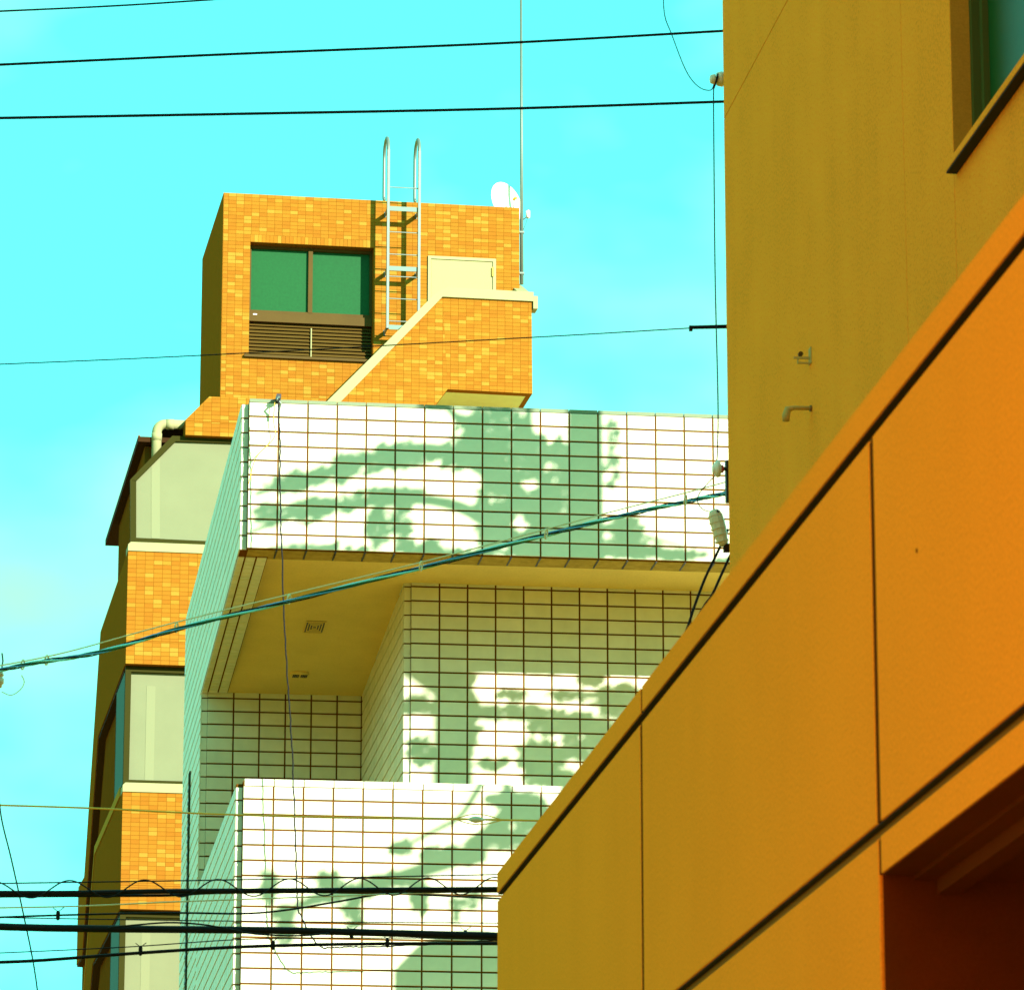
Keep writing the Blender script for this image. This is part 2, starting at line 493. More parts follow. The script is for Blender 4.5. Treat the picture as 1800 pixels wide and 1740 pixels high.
# coping pieces
def copings(xs, z0, z1, y0, mat, parent, j=0.008, back=0.3):
    cache = {}
    for a, b in zip(xs[:-1], xs[1:]):
        w = round(b - a, 4)
        if w not in cache:
            mb = MB(); mb.box(-w / 2 + j / 2, w / 2 - j / 2, 0, back, 0, z1 - z0)
            cache[w] = mb.mesh('coping', mat)
        obj('coping', cache[w], parent, ((a + b) / 2 - XL, y0 - YW, z0))
xall = [X0 + TP * k for k in range(NCOL + 1)]
copings(xall, zTop + 0.001, zCap, YW + 0.012, 'coping', upper)
copings([x + 0.006 for x in xall], zLow - 0.055, zLow, YW + 0.004, 'tile', lower)
# ---- remaining tiles
def yz(x): return lambda u, z: (x - XL, u - YW, z)
def xz(y): return lambda u, z: (u - XL, y - YW, z)
def xy(zc): return lambda u, v: (u - XL, v - YW, zc)
field('tile_facing', cells([X0 + TP * k for k in range(17, NCOL + 1)], zu, JT), xz(YW + JH), (0, -1, 0), JH, JB, 'tile', upper)
field('tile_facing', cells([X0 + TP * k for k in range(10, NCOL + 1)], zl + [zLow - 0.055], JT), xz(YW + JH), (0, -1, 0), JH, JB, 'tile', lower)
# corner strips, set back behind the front faces
cs = [XL, X0 + 0.004]
field('corner_tile', cells(cs, zu, 0.012), xz(YW + SB + JH), (0, -1, 0), JH, JB, 'tile', upper_side)
field('corner_tile', cells(cs, zl + [zLow - 0.055], 0.012), xz(YW + SB + JH), (0, -1, 0), JH, JB, 'tile', lower_side)
# side faces (towards -x)
def side(parent, y0, y1, zs, x, name='side_tile'):
    field(name, cells(lines(y0, y1, TP), zs, 0.016), yz(x + JH), (-1, 0, 0), JH, JB, 'tile', parent)
side(upper_side, YW + SB, YW + D3, zu, XL)
side(lower_side, YW + SB, YW + D2, zl + [zLow - 0.055], XL)
zr = [zBot - RP * k for k in range(62, -1, -1)]
zr = [z for z in zr if z > 0.3]
side(rear_left, YW + D2, YW + D3, zr, XL)
# balcony walls
zf = [zS1 - 0.155 + RP * 2 - RP * k for k in range(42)]
zf = [z for z in zf if z > 0.6][::-1]
field('tile_facing', cells([XI + 0.066 - JT / 2] + [XI + 0.066 + TP * k for k in range(1, NCOL)], zf, JT), xz(YW + D1 + JH), (0, -1, 0), JH, JB, 'tile', front_wall)
field('corner_tile', cells([XI, XI + 0.070], zf, 0.012), xz(YW + D1 + 0.02 + JH), (0, -1, 0), JH, JB, 'tile', inner_wall)
side(inner_wall, YW + D1 + 0.02, YW + D2, zf, XI, 'tile_facing')
xb = [XL + 0.066 - JT / 2] + [XL + 0.066 + TP * k for k in range(1, 20)]
xb = [x for x in xb if x < XI - 0.03] + [XI]
field('tile_facing', cells(xb, zf, JT), xz(YW + D2 + JH), (0, -1, 0), JH, JB, 'tile', back_wall)
field('corner_tile', cells([XL, XL + 0.070], [z for z in zf if z < zBot] + [zBot - .004], 0.012), xz(YW + D2 + 0.012 + JH), (0, -1, 0), JH, JB, 'tile', rear_left)
# underside of the left parapet
DROP = zBot - zS2 + 0.004
def zbeam(y): return zBot + 0.004 - DROP * (y - YW - 0.3) / (D2 - 0.3)
field('tile_facing', cells([XL, XL + 0.066, XL + 0.158, XL + 0.25], lines(YW + 0.3, YW + D2, RP), 0.014), lambda u, v: (u - XL, v - YW, zbeam(v)), (0, 0, -1), JH, JB, 'tile', upper_side)
MB().prism([(0.001, 0.3, zBot + .003), (0.001, D2 - .003, zBot + .003), (0.001, D2 - .003, zbeam(YW + D2) + 0.0005), (0.001, 0.3, zbeam(YW + .3) - .0008)], (0.003, 0, 0)).build('beam_edge', 'tile', upper_side)
MB().prism([(0.005, 0.3, zBot + .0035), (0.005, D2 - .003, zBot + .0035), (0.005, D2 - .003, zbeam(YW + D2) + 0.0005), (0.005, 0.3, zbeam(YW + .3) - .0005)], (0.2449, 0, 0)).build('beam_underside', 'grout', upper_side)
# vertical movement joint on the side wall
yj = at_X(332, 1480, XL).y
mj = MB(); mj.box(-0.012, JH, yj - YW - 0.10, yj - YW + 0.10, 0.3, at_X(333, 1362, XL).z)
mjo = mj.build('movement_joint', 'winframe', rear_left)
mt_ = MB()
for z in zr:
    if z < at_X(333, 1362, XL).z - .05: mt_.box(-0.016, -0.0125, yj - YW - 0.13, yj - YW + 0.13, z - .014, z + .014)
mt_.build('joint_tick', 'black', mjo)
# ceiling vents
def ceil_hit(px, py):
    d = ray(px, py); t = 300.0
    k = (zS2 - zS1) / (D2 - D1)
    t = (zS1 - k * (YW + D1) - CAM.z + k * CAM.y) / (d.z - k * d.y)
    return CAM + d * t
def ceiling_box(mb, x0, x1, y0, y1, d0, d1):
    """box hung under the sloping ceiling between depths d0 and d1 below it"""
    pts = [(x0, y0 - YW, zsof(y0) - d1), (x0, y1 - YW, zsof(y1) - d1), (x0, y1 - YW, zsof(y1) - d0), (x0, y0 - YW, zsof(y0) - d0)]
    mb.prism(pts, (x1 - x0, 0, 0))
def square_vent(px, py, sx, sy):
    c = ceil_hit(px, py)
    mb = MB(); x, y = c.x - XL, c.y
    for k in range(4):
        f = 1 - 0.25 * k; a, e = sx * f, sy * f; b, g_ = a - sx * 0.09, e - sy * 0.09
        for q in ((x - a, x + a, y - e, y - g_), (x - a, x + a, y + g_, y + e), (x - a, x - b, y - g_, y + g_), (x + b, x + a, y - g_, y + g_)):
            ceiling_box(mb, *q, 0.004, 0.012)
    v = mb.build('ceiling_vent', 'soffit', wb)
    bk = MB(); ceiling_box(bk, x - sx * .97, x + sx * .97, y - sy * .97, y + sy * .97, 0.0005, 0.0039); bk.build('vent_backing', 'black', v)
square_vent(553, 1101, 0.088, 0.18)
c = ceil_hit(527, 1183)
rv = MB(); rv.lathe((c.x - XL, c.y - YW, c.z + 0.004), (0, 0, -1), [(0, 0.085), (0.02, 0.085), (0.03, 0.07), (0.03, 0.001)], 20)
rvo = rv.build('round_vent', 'soffit', wb)
rs = MB()
for k in range(-4, 5):
    if k: rs.box(c.x - XL + k * 0.015 - 0.0055, c.x - XL + k * 0.015 + 0.0055, c.y - YW - 0.055, c.y - YW + 0.055, c.z - 0.032, c.z - 0.0265)
rs.build('vent_slot', 'black', rvo)

# ================================================================== brick building
DEL = rad(2.0)
O = at_w(222, 1100, F * 0.1 / 15.4)
O.z = 0
EU = Vector((math.cos(DEL), math.sin(DEL), 0)); EV = Vector((-math.sin(DEL), math.cos(DEL), 0))
def B(x, y, v):
    """pixel -> (u, z) on the plane v of the brick building's own frame"""
    d = ray(x, y)
    t = (v - (CAM - O).dot(EV)) / d.dot(EV)
    p = CAM + d * t - O
    return (p.dot(EU), p.z)
def B3(x, y, v):
    u, z = B(x, y, v); return Vector((u, v, z))
def v_of(x, y, w):
    return (at_w(x, y, w) - O).dot(EV)
VT = v_of(500, 400, F * 0.1 / 13.6)
VSW = VT - 0.95
print('brick: O', O, 'VT %.2f' % VT, 'stair', v_of(900, 600, F * .1 / 13.8))
bb = empty('brick_building', O, DEL, 'orange brick tiled building with rooftop stair tower', 'building')
BT, BRP, BJ, BH, BBV = 0.1, 0.05, 0.0035, 0.003, 0.001
def buv(v): return lambda u, z: (u, v, z)
def P2(pts, v): return [B(x, y, v) for x, y in pts]
def slab(name, pts, v, depth, mat, parent, smooth=False):
    """outline given in pixels on the plane v, extruded back by depth"""
    return MB().prism([(u, v, z) for u, z in P2(pts, v)], (0, depth, 0)).build(name, mat, parent)
UR = 2.4
# ---- bay, front plane v = 0
uc = 0.0
z_cap1t, z_cap1b = B(228, 952.5, 0)[1], B(228, 968, 0)[1]
z_sp1b = B(222, 1166, 0)[1]
z_cap2t, z_cap2b = B(219, 1375, 0)[1], B(219, 1391, 0)[1]
z_sp2b = B(215, 1597, 0)[1]
z_w1t = B(326, 764.5, 0)[1]
STOREY = z_cap1t - z_cap2t
print('storey', STOREY, 'spandrel', z_cap1b - z_sp1b, z_cap2b - z_sp2b)
def spandrel(zt, zb, n_obj=True):
    w = MB().box(0.006, UR, 0.006, 0.35, zb, zt - 0.001).build('spandrel_wall', 'brick_grout', bb)
    seam = zb + 0.27
    ps = cells([BT * k for k in range(12)], lines(zb, zt, BRP), BJ, None, [(-1, 9, seam - 0.004, seam + 0.004)])
    vis = [p for p in ps if p[0][0] < 0.65]
    if n_obj:
        pieces('brick_tile', vis, 0.006, BH, BBV, 'brick', w)
    else:
        field('brick_facing', vis, buv(0.006), (0, -1, 0), BH, BBV, 'brick', w)
    field('brick_facing', [p for p in ps if p[0][0] >= 0.65], buv(0.006), (0, -1, 0), BH, BBV, 'brick', w)
    return w
spandrel(z_cap1b, z_sp1b)
spandrel(z_cap2b, z_sp2b)
z_cap3t = z_cap2t - STOREY
# plan of the left side: depth line, slight kink, then the far end
def UVZ(x, y, z):
    d = ray(x, y); p = CAM + d * ((z - CAM.z) / d.z) - O
    return (p.dot(EU), p.dot(EV))
K1, K2, K3 = UVZ(184, 1096, z_cap1t), UVZ(148, 1530, z_cap1t), UVZ(138, 1548, z_cap1t)
K1 = (0.0, K1[1]); KV = K1[1]
plan = [(0, 0.0), K1, K2, K3, (K3[0] + 3.0, K3[1] + 0.3)]
print('plan', plan, UVZ(137, 1712, z_sp1b), UVZ(183, 1290, z_sp1b))
def side_band(name, zb, zt, off, mat, start=0.0, thick=0.3):
    mb = MB()
    pl = [(u + off, max(v, start)) for u, v in plan]
    for (u0, v0), (u1, v1) in zip(pl[:-1], pl[1:]):
        mb.prism([(u0, v0, zb), (u1, v1, zb), (u1, v1, zt), (u0, v0, zt)], (thick, 0, 0))
    mb.build(name, mat, bb)
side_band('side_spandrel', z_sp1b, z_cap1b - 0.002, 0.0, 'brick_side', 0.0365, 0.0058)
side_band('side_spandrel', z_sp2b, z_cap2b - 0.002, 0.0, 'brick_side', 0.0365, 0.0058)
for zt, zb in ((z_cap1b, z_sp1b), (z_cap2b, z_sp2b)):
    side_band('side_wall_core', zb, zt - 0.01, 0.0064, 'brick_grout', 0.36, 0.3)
    side_band('band_shadow_strip', zb - 0.03, zb - 0.001, 0.012, 'darkbrown', 0.36, 0.3)  # dark strip colours in the shadow gap below each band
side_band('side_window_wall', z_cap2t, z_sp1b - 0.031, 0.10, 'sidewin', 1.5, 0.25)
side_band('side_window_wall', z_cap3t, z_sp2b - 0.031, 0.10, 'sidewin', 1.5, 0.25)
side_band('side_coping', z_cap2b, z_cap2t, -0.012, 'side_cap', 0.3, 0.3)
# copings of the sills on the front
for zt, zb in ((z_cap1t, z_cap1b), (z_cap2t, z_cap2b)):
    MB().prism([(0.0, -0.012, zb), (UR, -0.012, zb), (UR, -0.012, zt), (0.03, -0.012, zt), (0.0, -0.012, zt - 0.03)], (0, 0.31, 0)).build('sill_coping', 'cream', bb)
# windows of the bay
def bay_window(zt, zb, chamfer=None):
    r = 0.16
    wroot = MB()
    fw = 0.065
    u0 = 0.012
    if chamfer is None:
        wroot.box(u0, UR, r - 0.05, r + 0.05, zt - 0.07, zt)
        wroot.box(u0, UR, r - 0.05, r + 0.05, zb, zb + 0.055)
        wroot.box(u0, u0 + fw, r - 0.05, r + 0.05, zb + 0.055, zt - 0.07)
    w = wroot.build('window', 'winframe', bb)
    MB().box(u0 + fw, UR - .01, r, r + 0.02, zb + 0.055, zt - 0.07).build('pane', 'frosted', w)
    MB().box(0.26, 0.36, r - 0.003, r + .001, zb + 0.055, zt - 0.22).build('pale_strip', 'frosted_light', w)
    sg = MB().box(0.014, 0.03, r + 0.06, 1.45, zb + 0.03, zt - 0.05)
    sg.build('side_pane', 'teal_glass', w)
    sf = MB().box(0.0135, 0.05, r + 0.045, r + 0.075, zb, zt); sf.box(0.0135, 0.05, 1.45, 1.52, zb, zt)
    sf.build('side_frame', 'winframe', w)
    MB().box(0.02, UR, 0.30, 0.34, zb - .02, zt + 0.01).build('backing', 'sidewin', w)
    return w
bay_window(z_sp1b, z_cap2t)
bay_window(z_sp2b, z_cap3t)
MB().box(0.02, UR, 0.02, 0.35, z_cap3t - 1.6, z_cap3t).build('spandrel_wall', 'brick_grout', bb)
side_band('side_spandrel', z_cap3t - 1.6, z_cap3t, 0.0, 'brick_side', 0.0, 0.3)
# top window with the cut-off corner
TW = 0.10
tw_out = [(229, 953), (229, 843), (303, 766), (600, 776), (600, 972)]
wt = slab('window', tw_out, TW + 0.06, 0.05, 'winframe', bb)
slab('pane', [(239.5, 945), (239.5, 845), (309, 775.5), (600, 785), (600, 962)], TW + 0.035, 0.02, 'frosted', wt)
slab('pale_strip', [(266, 946), (266, 819), (281, 804), (281, 946.6)], TW + 0.032, 0.004, 'frosted_light', wt)
fr = MB()
def bar(mb, pts, v, depth): mb.prism([(u, v, z) for u, z in P2(pts, v)], (0, depth, 0))
for q in ([(229, 953), (229, 843), (239.5, 846), (239.5, 945)], [(229, 843), (303, 766), (309, 775.5), (239.5, 845)], [(303, 766), (600, 776), (600, 785), (309, 775.5)], [(229, 953), (239.5, 945), (600, 962), (600, 972)]):
    bar(fr, q, TW, 0.058)
fr.build('frame', 'winframe', wt)
# brick parapet above the top window
blk = [(326, 764.5), (326, 738), (368, 697), (640, 709), (640, 778)]
pb = slab('roof_parapet', blk, 0.006, 0.3, 'brick_grout', bb)
rg1 = P2([(326, 764.5), (326, 738), (368, 697), (640, 709), (640, 778)], 0.0)
ub0 = B(326, 750, 0)[0]
zseam = B(326, 740, 0)[1]
field('brick_facing', cells(lines(ub0, ub0 + 2.0, BT), lines(z_w1t - 0.05, z_w1t + 0.5, BRP), BJ, [rg1], [(-9, 9, zseam - 0.004, zseam + 0.004)]), buv(0.006), (0, -1, 0), BH, BBV, 'brick', pb)
# eave slab over the side, roof edge, terrace
z_ev = B(243, 776, 0.25)[1]
u_ev = B(243, 776, 0.25)[0]
ev = MB().box(u_ev, ub0 - 0.02, 0.25, KV + 1.1, z_ev, z_ev + 0.06)
ev.build('eave', 'darkbrown', bb)
e2 = MB(); e2.box(u_ev, u_ev + 0.02, 0.25, KV + 1.1, z_ev + 0.061, z_ev + 0.075); e2.build('eave_trim', 'sidewin', bb)
z_r = B(290, 748, 0.5)[1]; u_r = B(287, 745, 0.5)[0]
MB().box(u_r, ub0 + 0.2, 0.5, 1.2, z_r, z_r + 0.055).build('roof_edge', 'darkbrown', bb)
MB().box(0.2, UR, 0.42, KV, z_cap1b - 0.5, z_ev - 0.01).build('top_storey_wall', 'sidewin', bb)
MB().box(1.4, 9.0, 0.4, KV + 12, z_cap1b - 0.6, z_cap1b - 0.3).build('roof_slab', 'roofing', bb)
# ---- stair tower
tl = [(393.3, 339.2), (912, 364.8)]
uT0 = 0.5 * (B(393.3, 340, VT)[0] + B(387.5, 690, VT)[0]); uT1 = 0.5 * (B(912, 365, VT)[0] + B(914.5, 510, VT)[0])
zTt = 0.5 * (B(393.3, 339.2, VT)[1] + B(912, 364.8, VT)[1])
zTb = z_cap1b - 0.4
print('tower', uT0, uT1, zTt, 'width', uT1 - uT0, B(393.3, 339.2, VT)[1], B(912, 364.8, VT)[1])
def rect(pts, v):
    a = P2(pts, v); us = [p[0] for p in a]; zs = [p[1] for p in a]
    return min(us), max(us), min(zs), max(zs)
wu0, wu1 = B(439, 500, VT)[0], B(656.5, 500, VT)[0]
wz1 = 0.5 * (B(439, 424.6, VT)[1] + B(656.6, 436.4, VT)[1]); wz0 = 0.5 * (B(436, 624, VT)[1] + B(655, 633, VT)[1])
RV = 0.17                                              # window recess
tw = MB()
tw.box(uT0 + .006, wu0, VT + .006, VT + 2.9, zTb, zTt); tw.box(wu1, uT1, VT + .006, VT + 2.9, zTb, zTt)
tw.box(wu0, wu1, VT + .006, VT + 2.9, zTb, wz0); tw.box(wu0, wu1, VT + .006, VT + 2.9, wz1, zTt)
tw.box(wu0, wu1, VT + RV + 0.1, VT + 2.9, wz0, wz1)
tower = tw.build('tower_wall', 'brick_grout', bb)
seamT = B(387.5, 687.5, VT)[1]
dz0, dz1 = B(752, 560, VT)[1], B(811, 453, VT)[1]
du0, du1 = B(752, 480, VT)[0], B(871.5, 480, VT)[0]
zs_t = [zTt - BRP * k for k in range(0, 80)]
zs_t = [z for z in zs_t if z > B(400, 720, VT)[1] - 0.1][::-1]
us_t = [uT0] + [uT0 + 0.065 + BT * k for k in range(60)]
us_t = [u for u in us_t if u < uT1 - 0.03] + [uT1]
soldier = (wu0 - 0.001, wu1 + 0.06, wz1, wz1 + 0.1)
field('brick_facing', cells(us_t, zs_t, BJ, None, [(wu0, wu1, wz0, wz1), (du0, du1, dz0 - 2, dz1), soldier, (-9, 9, seamT - 0.004, seamT + 0.004)]), buv(VT + .006), (0, -1, 0), BH, BBV, 'brick', tower)
field('soldier_course', cells(lines(soldier[0], soldier[1], 0.05), [soldier[2], soldier[3]], BJ), buv(VT + .006), (0, -1, 0), BH, BBV, 'brick', tower)
MB().box(uT0 - 0.002, uT0 + 0.0055, VT + 0.003, VT + 2.9, zTb, zTt).build('tower_side_facing', 'brick_side', bb)
MB().box(uT0 + .05, uT1 - .05, VT + .05, VT + 2.85, zTt + .001, zTt + 0.004).build('tower_roof', 'soffit', bb)
# tower window
zr1 = 0.5 * (B(440, 546, VT + RV)[1] + B(650, 556, VT + RV)[1])
zr2 = 0.5 * (B(440, 556, VT + RV)[1] + B(650, 569, VT + RV)[1])
um = B(545, 500, VT + RV)[0]
tf = MB()
tf.box(wu0, wu1, VT + RV - .03, VT + RV + .05, wz1 - 0.04, wz1 - .0005)
tf.box(wu0, wu0 + 0.03, VT + RV - .03, VT + RV + .05, zr1, wz1 - 0.04); tf.box(wu1 - 0.03, wu1, VT + RV - .03, VT + RV + .05, zr1, wz1 - 0.04)
tf.box(um - 0.028, um + 0.028, VT + RV - .045, VT + RV + .05, zr1 - .01, wz1 - 0.04)
tf.box(wu0, wu1, VT + RV - .04, VT + RV + .05, zr1 - 0.045, zr1)
tf.box(wu0, wu1, VT + RV - .07, VT + RV + .05, zr2 - 0.07, zr1 - 0.047)
win = tf.build('window', 'brown', bb)
MB().box(wu0 + 0.03, um - 0.028, VT + RV, VT + RV + 0.02, zr1, wz1 - 0.04).build('pane', 'glass', win)
MB().box(um + 0.028, wu1 - 0.03, VT + RV + .012, VT + RV + 0.03, zr1, wz1 - 0.04).build('pane', 'glass', win)
lz1 = zr2 - 0.075; lz0 = wz0 + 0.01
ns = 10
lp = (lz1 - lz0) / ns
lm = MB()
lm.prism([(wu0 + .005, 0, 0), (wu0 + .005, 0.028, lp * .86), (wu0 + .005, 0.033, lp * .86), (wu0 + .005, 0.005, -0.001)], (wu1 - wu0 - .01, 0, 0))
lme = lm.mesh('louvre_slat', 'brown')
for k in range(ns):
    obj('louvre_slat', lme, win, (0, VT + RV - 0.03, lz0 + lp * k + 0.004))
MB().box(wu0, wu1, VT + RV + .06, VT + RV + .08, wz0, zr2).build('louvre_backing', 'darkbrown', win)
MB().box(um + .012, um + 0.026, VT + RV - .045, VT + RV - .036, lz0 + 0.03, lz1 - 0.05).build('louvre_stay', 'cream', win)
MB().box(wu0 - 0.06, wu1 + 0.01, VT - 0.04, VT + RV + .07, wz0 - 0.035, wz0 - .001).build('sill', 'brown', win)
MB().box(wu0 + .06, wu0 + .11, VT + RV - .073, VT + RV - .0705, zr1 - .075, zr1 - .06).build('sticker', 'white', win)
# tower door
dr = MB(); dt = 0.04
dr.box(du0, du0 + dt, VT - 0.02, VT + .006, dz0 - 1.0, dz1); dr.box(du1 - dt, du1, VT - 0.02, VT + .006, dz0 - 1.0, dz1); dr.box(du0 + dt, du1 - dt, VT - 0.02, VT + .006, dz1 - dt, dz1)
door = dr.build('door', 'cream', bb)
MB().box(du0 + dt + .004, du1 - dt - .004, VT - 0.006, VT + .006, dz0 - 1.0, dz1 - dt - 0.004).build('door_leaf', 'door', door)
MB().box(du0 + dt - .001, du1 - dt + .001, VT + 0.0, VT + .005, dz0 - 1.0, dz1 - dt).build('door_gap', 'sidewin', door)
hz = B(866, 479, VT)[1]; hu = B(866, 479, VT)[0]
MB().box(hu - 0.012, hu + 0.012, VT - 0.03, VT - .0062, hz - 0.06, hz + 0.06).build('handle', 'wire_orange', door)
# outside stair
rA = [(778, 522), (934.5, 529.5), (936, 692), (787, 684)]
rB = [(778, 522), (787, 684), (744, 740), (566, 740)]
sw = MB()
sw.prism([(u, VSW + .006, z) for u, z in P2(rA, VSW)], (0, 0.14, 0)); sw.prism([(u, VSW + .006, z) for u, z in P2(rB, VSW)], (0, 0.14, 0))
stair = sw.build('stair_wall', 'brick_grout', bb)
us_s = [B(935.3, 600, VSW)[0] - 0.05 - BT * k for k in range(40)][::-1] + [B(936, 600, VSW)[0] + 0.01]
zs_s = [B(934.5, 529, VSW)[1] + 0.1 - BRP * k for k in range(60)][::-1]
seamS = 0.5 * (B(778, 661.5, VSW)[1] + B(936, 668.5, VSW)[1])
field('brick_facing', cells(us_s, zs_s, BJ, [P2(rA, VSW), P2(rB, VSW)], [(B(778, 661, VSW)[0], 99, seamS - 0.004, seamS + 0.004)]), buv(VSW + .006), (0, -1, 0), BH, BBV, 'brick', stair)
uE = B(936, 692, VSW)[0]; zE = 0.5 * (B(936, 692, VSW)[1] + B(787, 684, VSW)[1]); uE0 = B(787, 684, VSW)[0]
ss = MB(); ss.box(uE0 - .02, uE - 0.06, VSW + .147, VT - .002, zE + 0.004, zE + 0.15)
so = ss.build('stair_soffit', 'landing', stair)
MB().box(uE - 0.06, uE - .001, VSW + .147, VT + 1.2, zE - 0.004, zE + 0.95).build('landing_side_wall', 'brick_side', stair)
ch = B(744, 740, VSW)
MB().prism([(uE0 - .021, VSW + .147, zE + 0.004), (uE0 - .021, VSW + .147, zE + 0.15), (ch[0], VSW + .147, ch[1] + 0.15), (ch[0], VSW + .147, ch[1])], (0, VT - VSW - .149, 0)).build('flight_soffit', 'landing', stair)
# stair coping
VC = VSW - 0.03
cp = MB()
cp.prism([(u, VC, z) for u, z in P2([(778, 521.5), (566, 740), (540, 740), (768, 513.5)], VC)], (0, 0.21, 0))
cp.prism([(u, VC, z) for u, z in P2([(778, 521.5), (768, 513.5), (786, 505), (938, 513.5), (938, 529.5)], VC)], (0, 0.21, 0))
cp.build('stair_coping', 'cream', stair)
p0, p1 = B(936, 529, VC), B(936, 513.5, VC)
sc = MB()
i0 = (p0[0] - 0.10, VC + 0.001, p0[1])
for a in (0,):
    h = 0.11
    sc.prism([(p0[0] - 0.08, VC + .211, p0[1] - 0.0), (p0[0] - 0.08, VC + .211, p1[1]), (p0[0] - 0.08, VC + 1.6, p1[1] + 0.62), (p0[0] - 0.08, VC + 1.6, p0[1] + 0.55)], (0.15, 0, 0))
    sc.box(p0[0] + .012, p0[0] + 0.07, VC + 0.004, VC + 0.21, p0[1] - 0.1, p1[1] - .05)
sc.build('side_coping', 'cream', stair)

# ================================================================== ladder
LV = VT - 0.28
lad = empty('roof_ladder', O + EU * uT0 + EV * VT, DEL, 'steel ladder with hooped tops climbing the orange tower wall', 'ladder')
def LB(x, y, v):
    u, z = B(x, y, v); return Vector((u - uT0, v - VT, z))
rr = 0.021
lr0, lr1 = LB(682, 400, LV).x, LB(736.6, 400, LV).x
def rail(u, ztop, zbot):
    R = 0.21
    pts = [Vector((u, -0.28, ztop - .1)), Vector((u, -0.28, ztop))]
    for k in range(1, 12):
        a = math.pi * k / 12
        pts.append(Vector((u, -0.28 + R - R * math.cos(a), ztop + R * math.sin(a))))
    pts.append(Vector((u, -0.28 + 2 * R, ztop)))
    pts.append(Vector((u, -0.28 + 2 * R, ztop - 0.52)))
    for k in range(1, 7):
        a = math.pi / 2 * k / 6 * 1.2
        pts.append(Vector((u, -0.28 + 2 * R - 0.05 + 0.05 * math.cos(a), ztop - 0.52 - 0.05 * math.sin(a))))
    r_ = MB().tube(pts, rr, 10).build('hoop', 'galv', lad, True)
    MB().box(u - .016, u + .016, -.315, -.25, zbot, ztop - .02).build('rail', 'galv', lad)
zlt = LB(682, 262, LV).z; zlb = LB(682, 578, LV).z
rail(lr0, zlt, zlb); rail(lr1, zlt, zlb)
rg = MB().tube([(lr0 + .01, 0, 0), (lr1 - .01, 0, 0)], 0.0075, 6).mesh('rung', 'galv')
for py in (330, 408.5, 447.5, 486.5, 525.5, 565):
    obj('rung', rg, lad, (0, -0.28, LB(700, py, LV).z))
for py in (366.5, 471.5, 575):
    z = LB(682, py, LV).z
    pl = MB(); pl.box(lr0 + rr, lr1 - rr, -0.285, -0.275, z - 0.03, z + 0.03)
    pl.build('tie_plate', 'tie', lad)
    for u in (lr0, lr1):
        br = MB(); br.box(u - 0.005, u + 0.005, -0.27, -0.001, z - 0.03, z + 0.03); br.box(u - .012, u + .012, -.009, -.0005, z - .035, z + .035)
        br.build('wall_bracket', 'galv', lad)

# ================================================================== mast, dish, drain pipe
def BW(x, y, v):
    u, z = B(x, y, v); return O + EU * u + EV * v + Vector((0, 0, z))
m0, m1 = BW(917, 500, VT + .35), BW(914.4, -40, VT + .35)
mast = empty('antenna_mast', m0, 0, 'thin pale antenna mast rising beside the brick tower', 'mast')
pole_top = m1 - m0; pole_top.x *= 0.5; pole_top.y = 0
MB().tube([(0, 0, 0), (0, 0, 2.0), (pole_top.x, 0, pole_top.z)], [0.024, 0.02, 0.016], 8).build('pole', 'galv', mast, True)
for py in (409, 481):
    z = (BW(916, py, VT + .35) - m0).z
    MB().box(-0.10, 0.03, -0.03, 0.03, z - 0.012, z + 0.012).build('clamp', 'galv', mast)
a0 = BW(917.5, 388, VT + .35) - m0; a1 = BW(927.5, 377, VT + .35) - m0
MB().tube([(0, 0, a0.z), (a1.x * .5, 0, a0.z + 0.03), (a1.x - .02, 0, a1.z - 0.045)], 0.007, 6).build('arm', 'black', mast)
MB().tube([(0, 0, a0.z - .18), (a1.x * .6, 0, a0.z - 0.06), (a1.x, 0, a1.z - 0.05)], 0.003, 5).build('lead', 'black', mast)
MB().tube([(a1.x, 0, a1.z - 0.052), (a1.x + .004, 0, a1.z - .045), (a1.x + .004, 0, a1.z + .045), (a1.x, 0, a1.z + .052)], [.015, .028, .028, .015], 10).build('receiver', 'white', mast, True)

dc = BW(889, 357, VT + 0.5)
dish = empty('satellite_dish', dc - Vector((0, 0, 0.0)), 0, 'white satellite dish on the roof edge of the brick tower', 'satellite dish')
dn = (EV * -0.78 + EU * 0.52 + Vector((0, 0, 0.20))).normalized()
pr = []
R = 0.27
db = MB()
e1 = dn.cross(Vector((0, 0, 1))).normalized(); e2 = e1.cross(dn)
ring, seg = 7, 36
for side_ in (0, 1):
    base = len(db.v)
    for i in range(ring + 1):
        r = R * i / ring
        for j in range(seg):
            a = 2 * math.pi * j / seg
            hgt = 0.16 * (r / R) ** 2 * R - (0.012 if side_ else 0)
            db.v.append(tuple(dn * (hgt - 0.02) + (e1 * math.cos(a) + e2 * math.sin(a) * 1.08) * r))
    for i in range(ring):
        for j in range(seg):
            j2 = (j + 1) % seg
            f = (base + i * seg + j, base + (i + 1) * seg + j, base + (i + 1) * seg + j2, base + i * seg + j2)
            db.f.append(f if not side_ else f[::-1])
    if side_ == 1:
        for j in range(seg):
            j2 = (j + 1) % seg
            o1 = ring * seg
            db.f.append((o1 + j, base + o1 + j, base + o1 + j2, o1 + j2))
db.build('reflector', 'white', dish, True)
lp_ = dn * 0.17 - e2 * 0.02
MB().tube([dn * 0.0 - e2 * R * 0.98, dn * 0.12 - e2 * 0.14, lp_], 0.008, 6).build('feed_arm', 'galv', dish)
MB().tube([lp_ - dn * 0.03, lp_ + dn * 0.035], [0.016, 0.022], 8).build('feed_horn', 'wire_orange', dish)
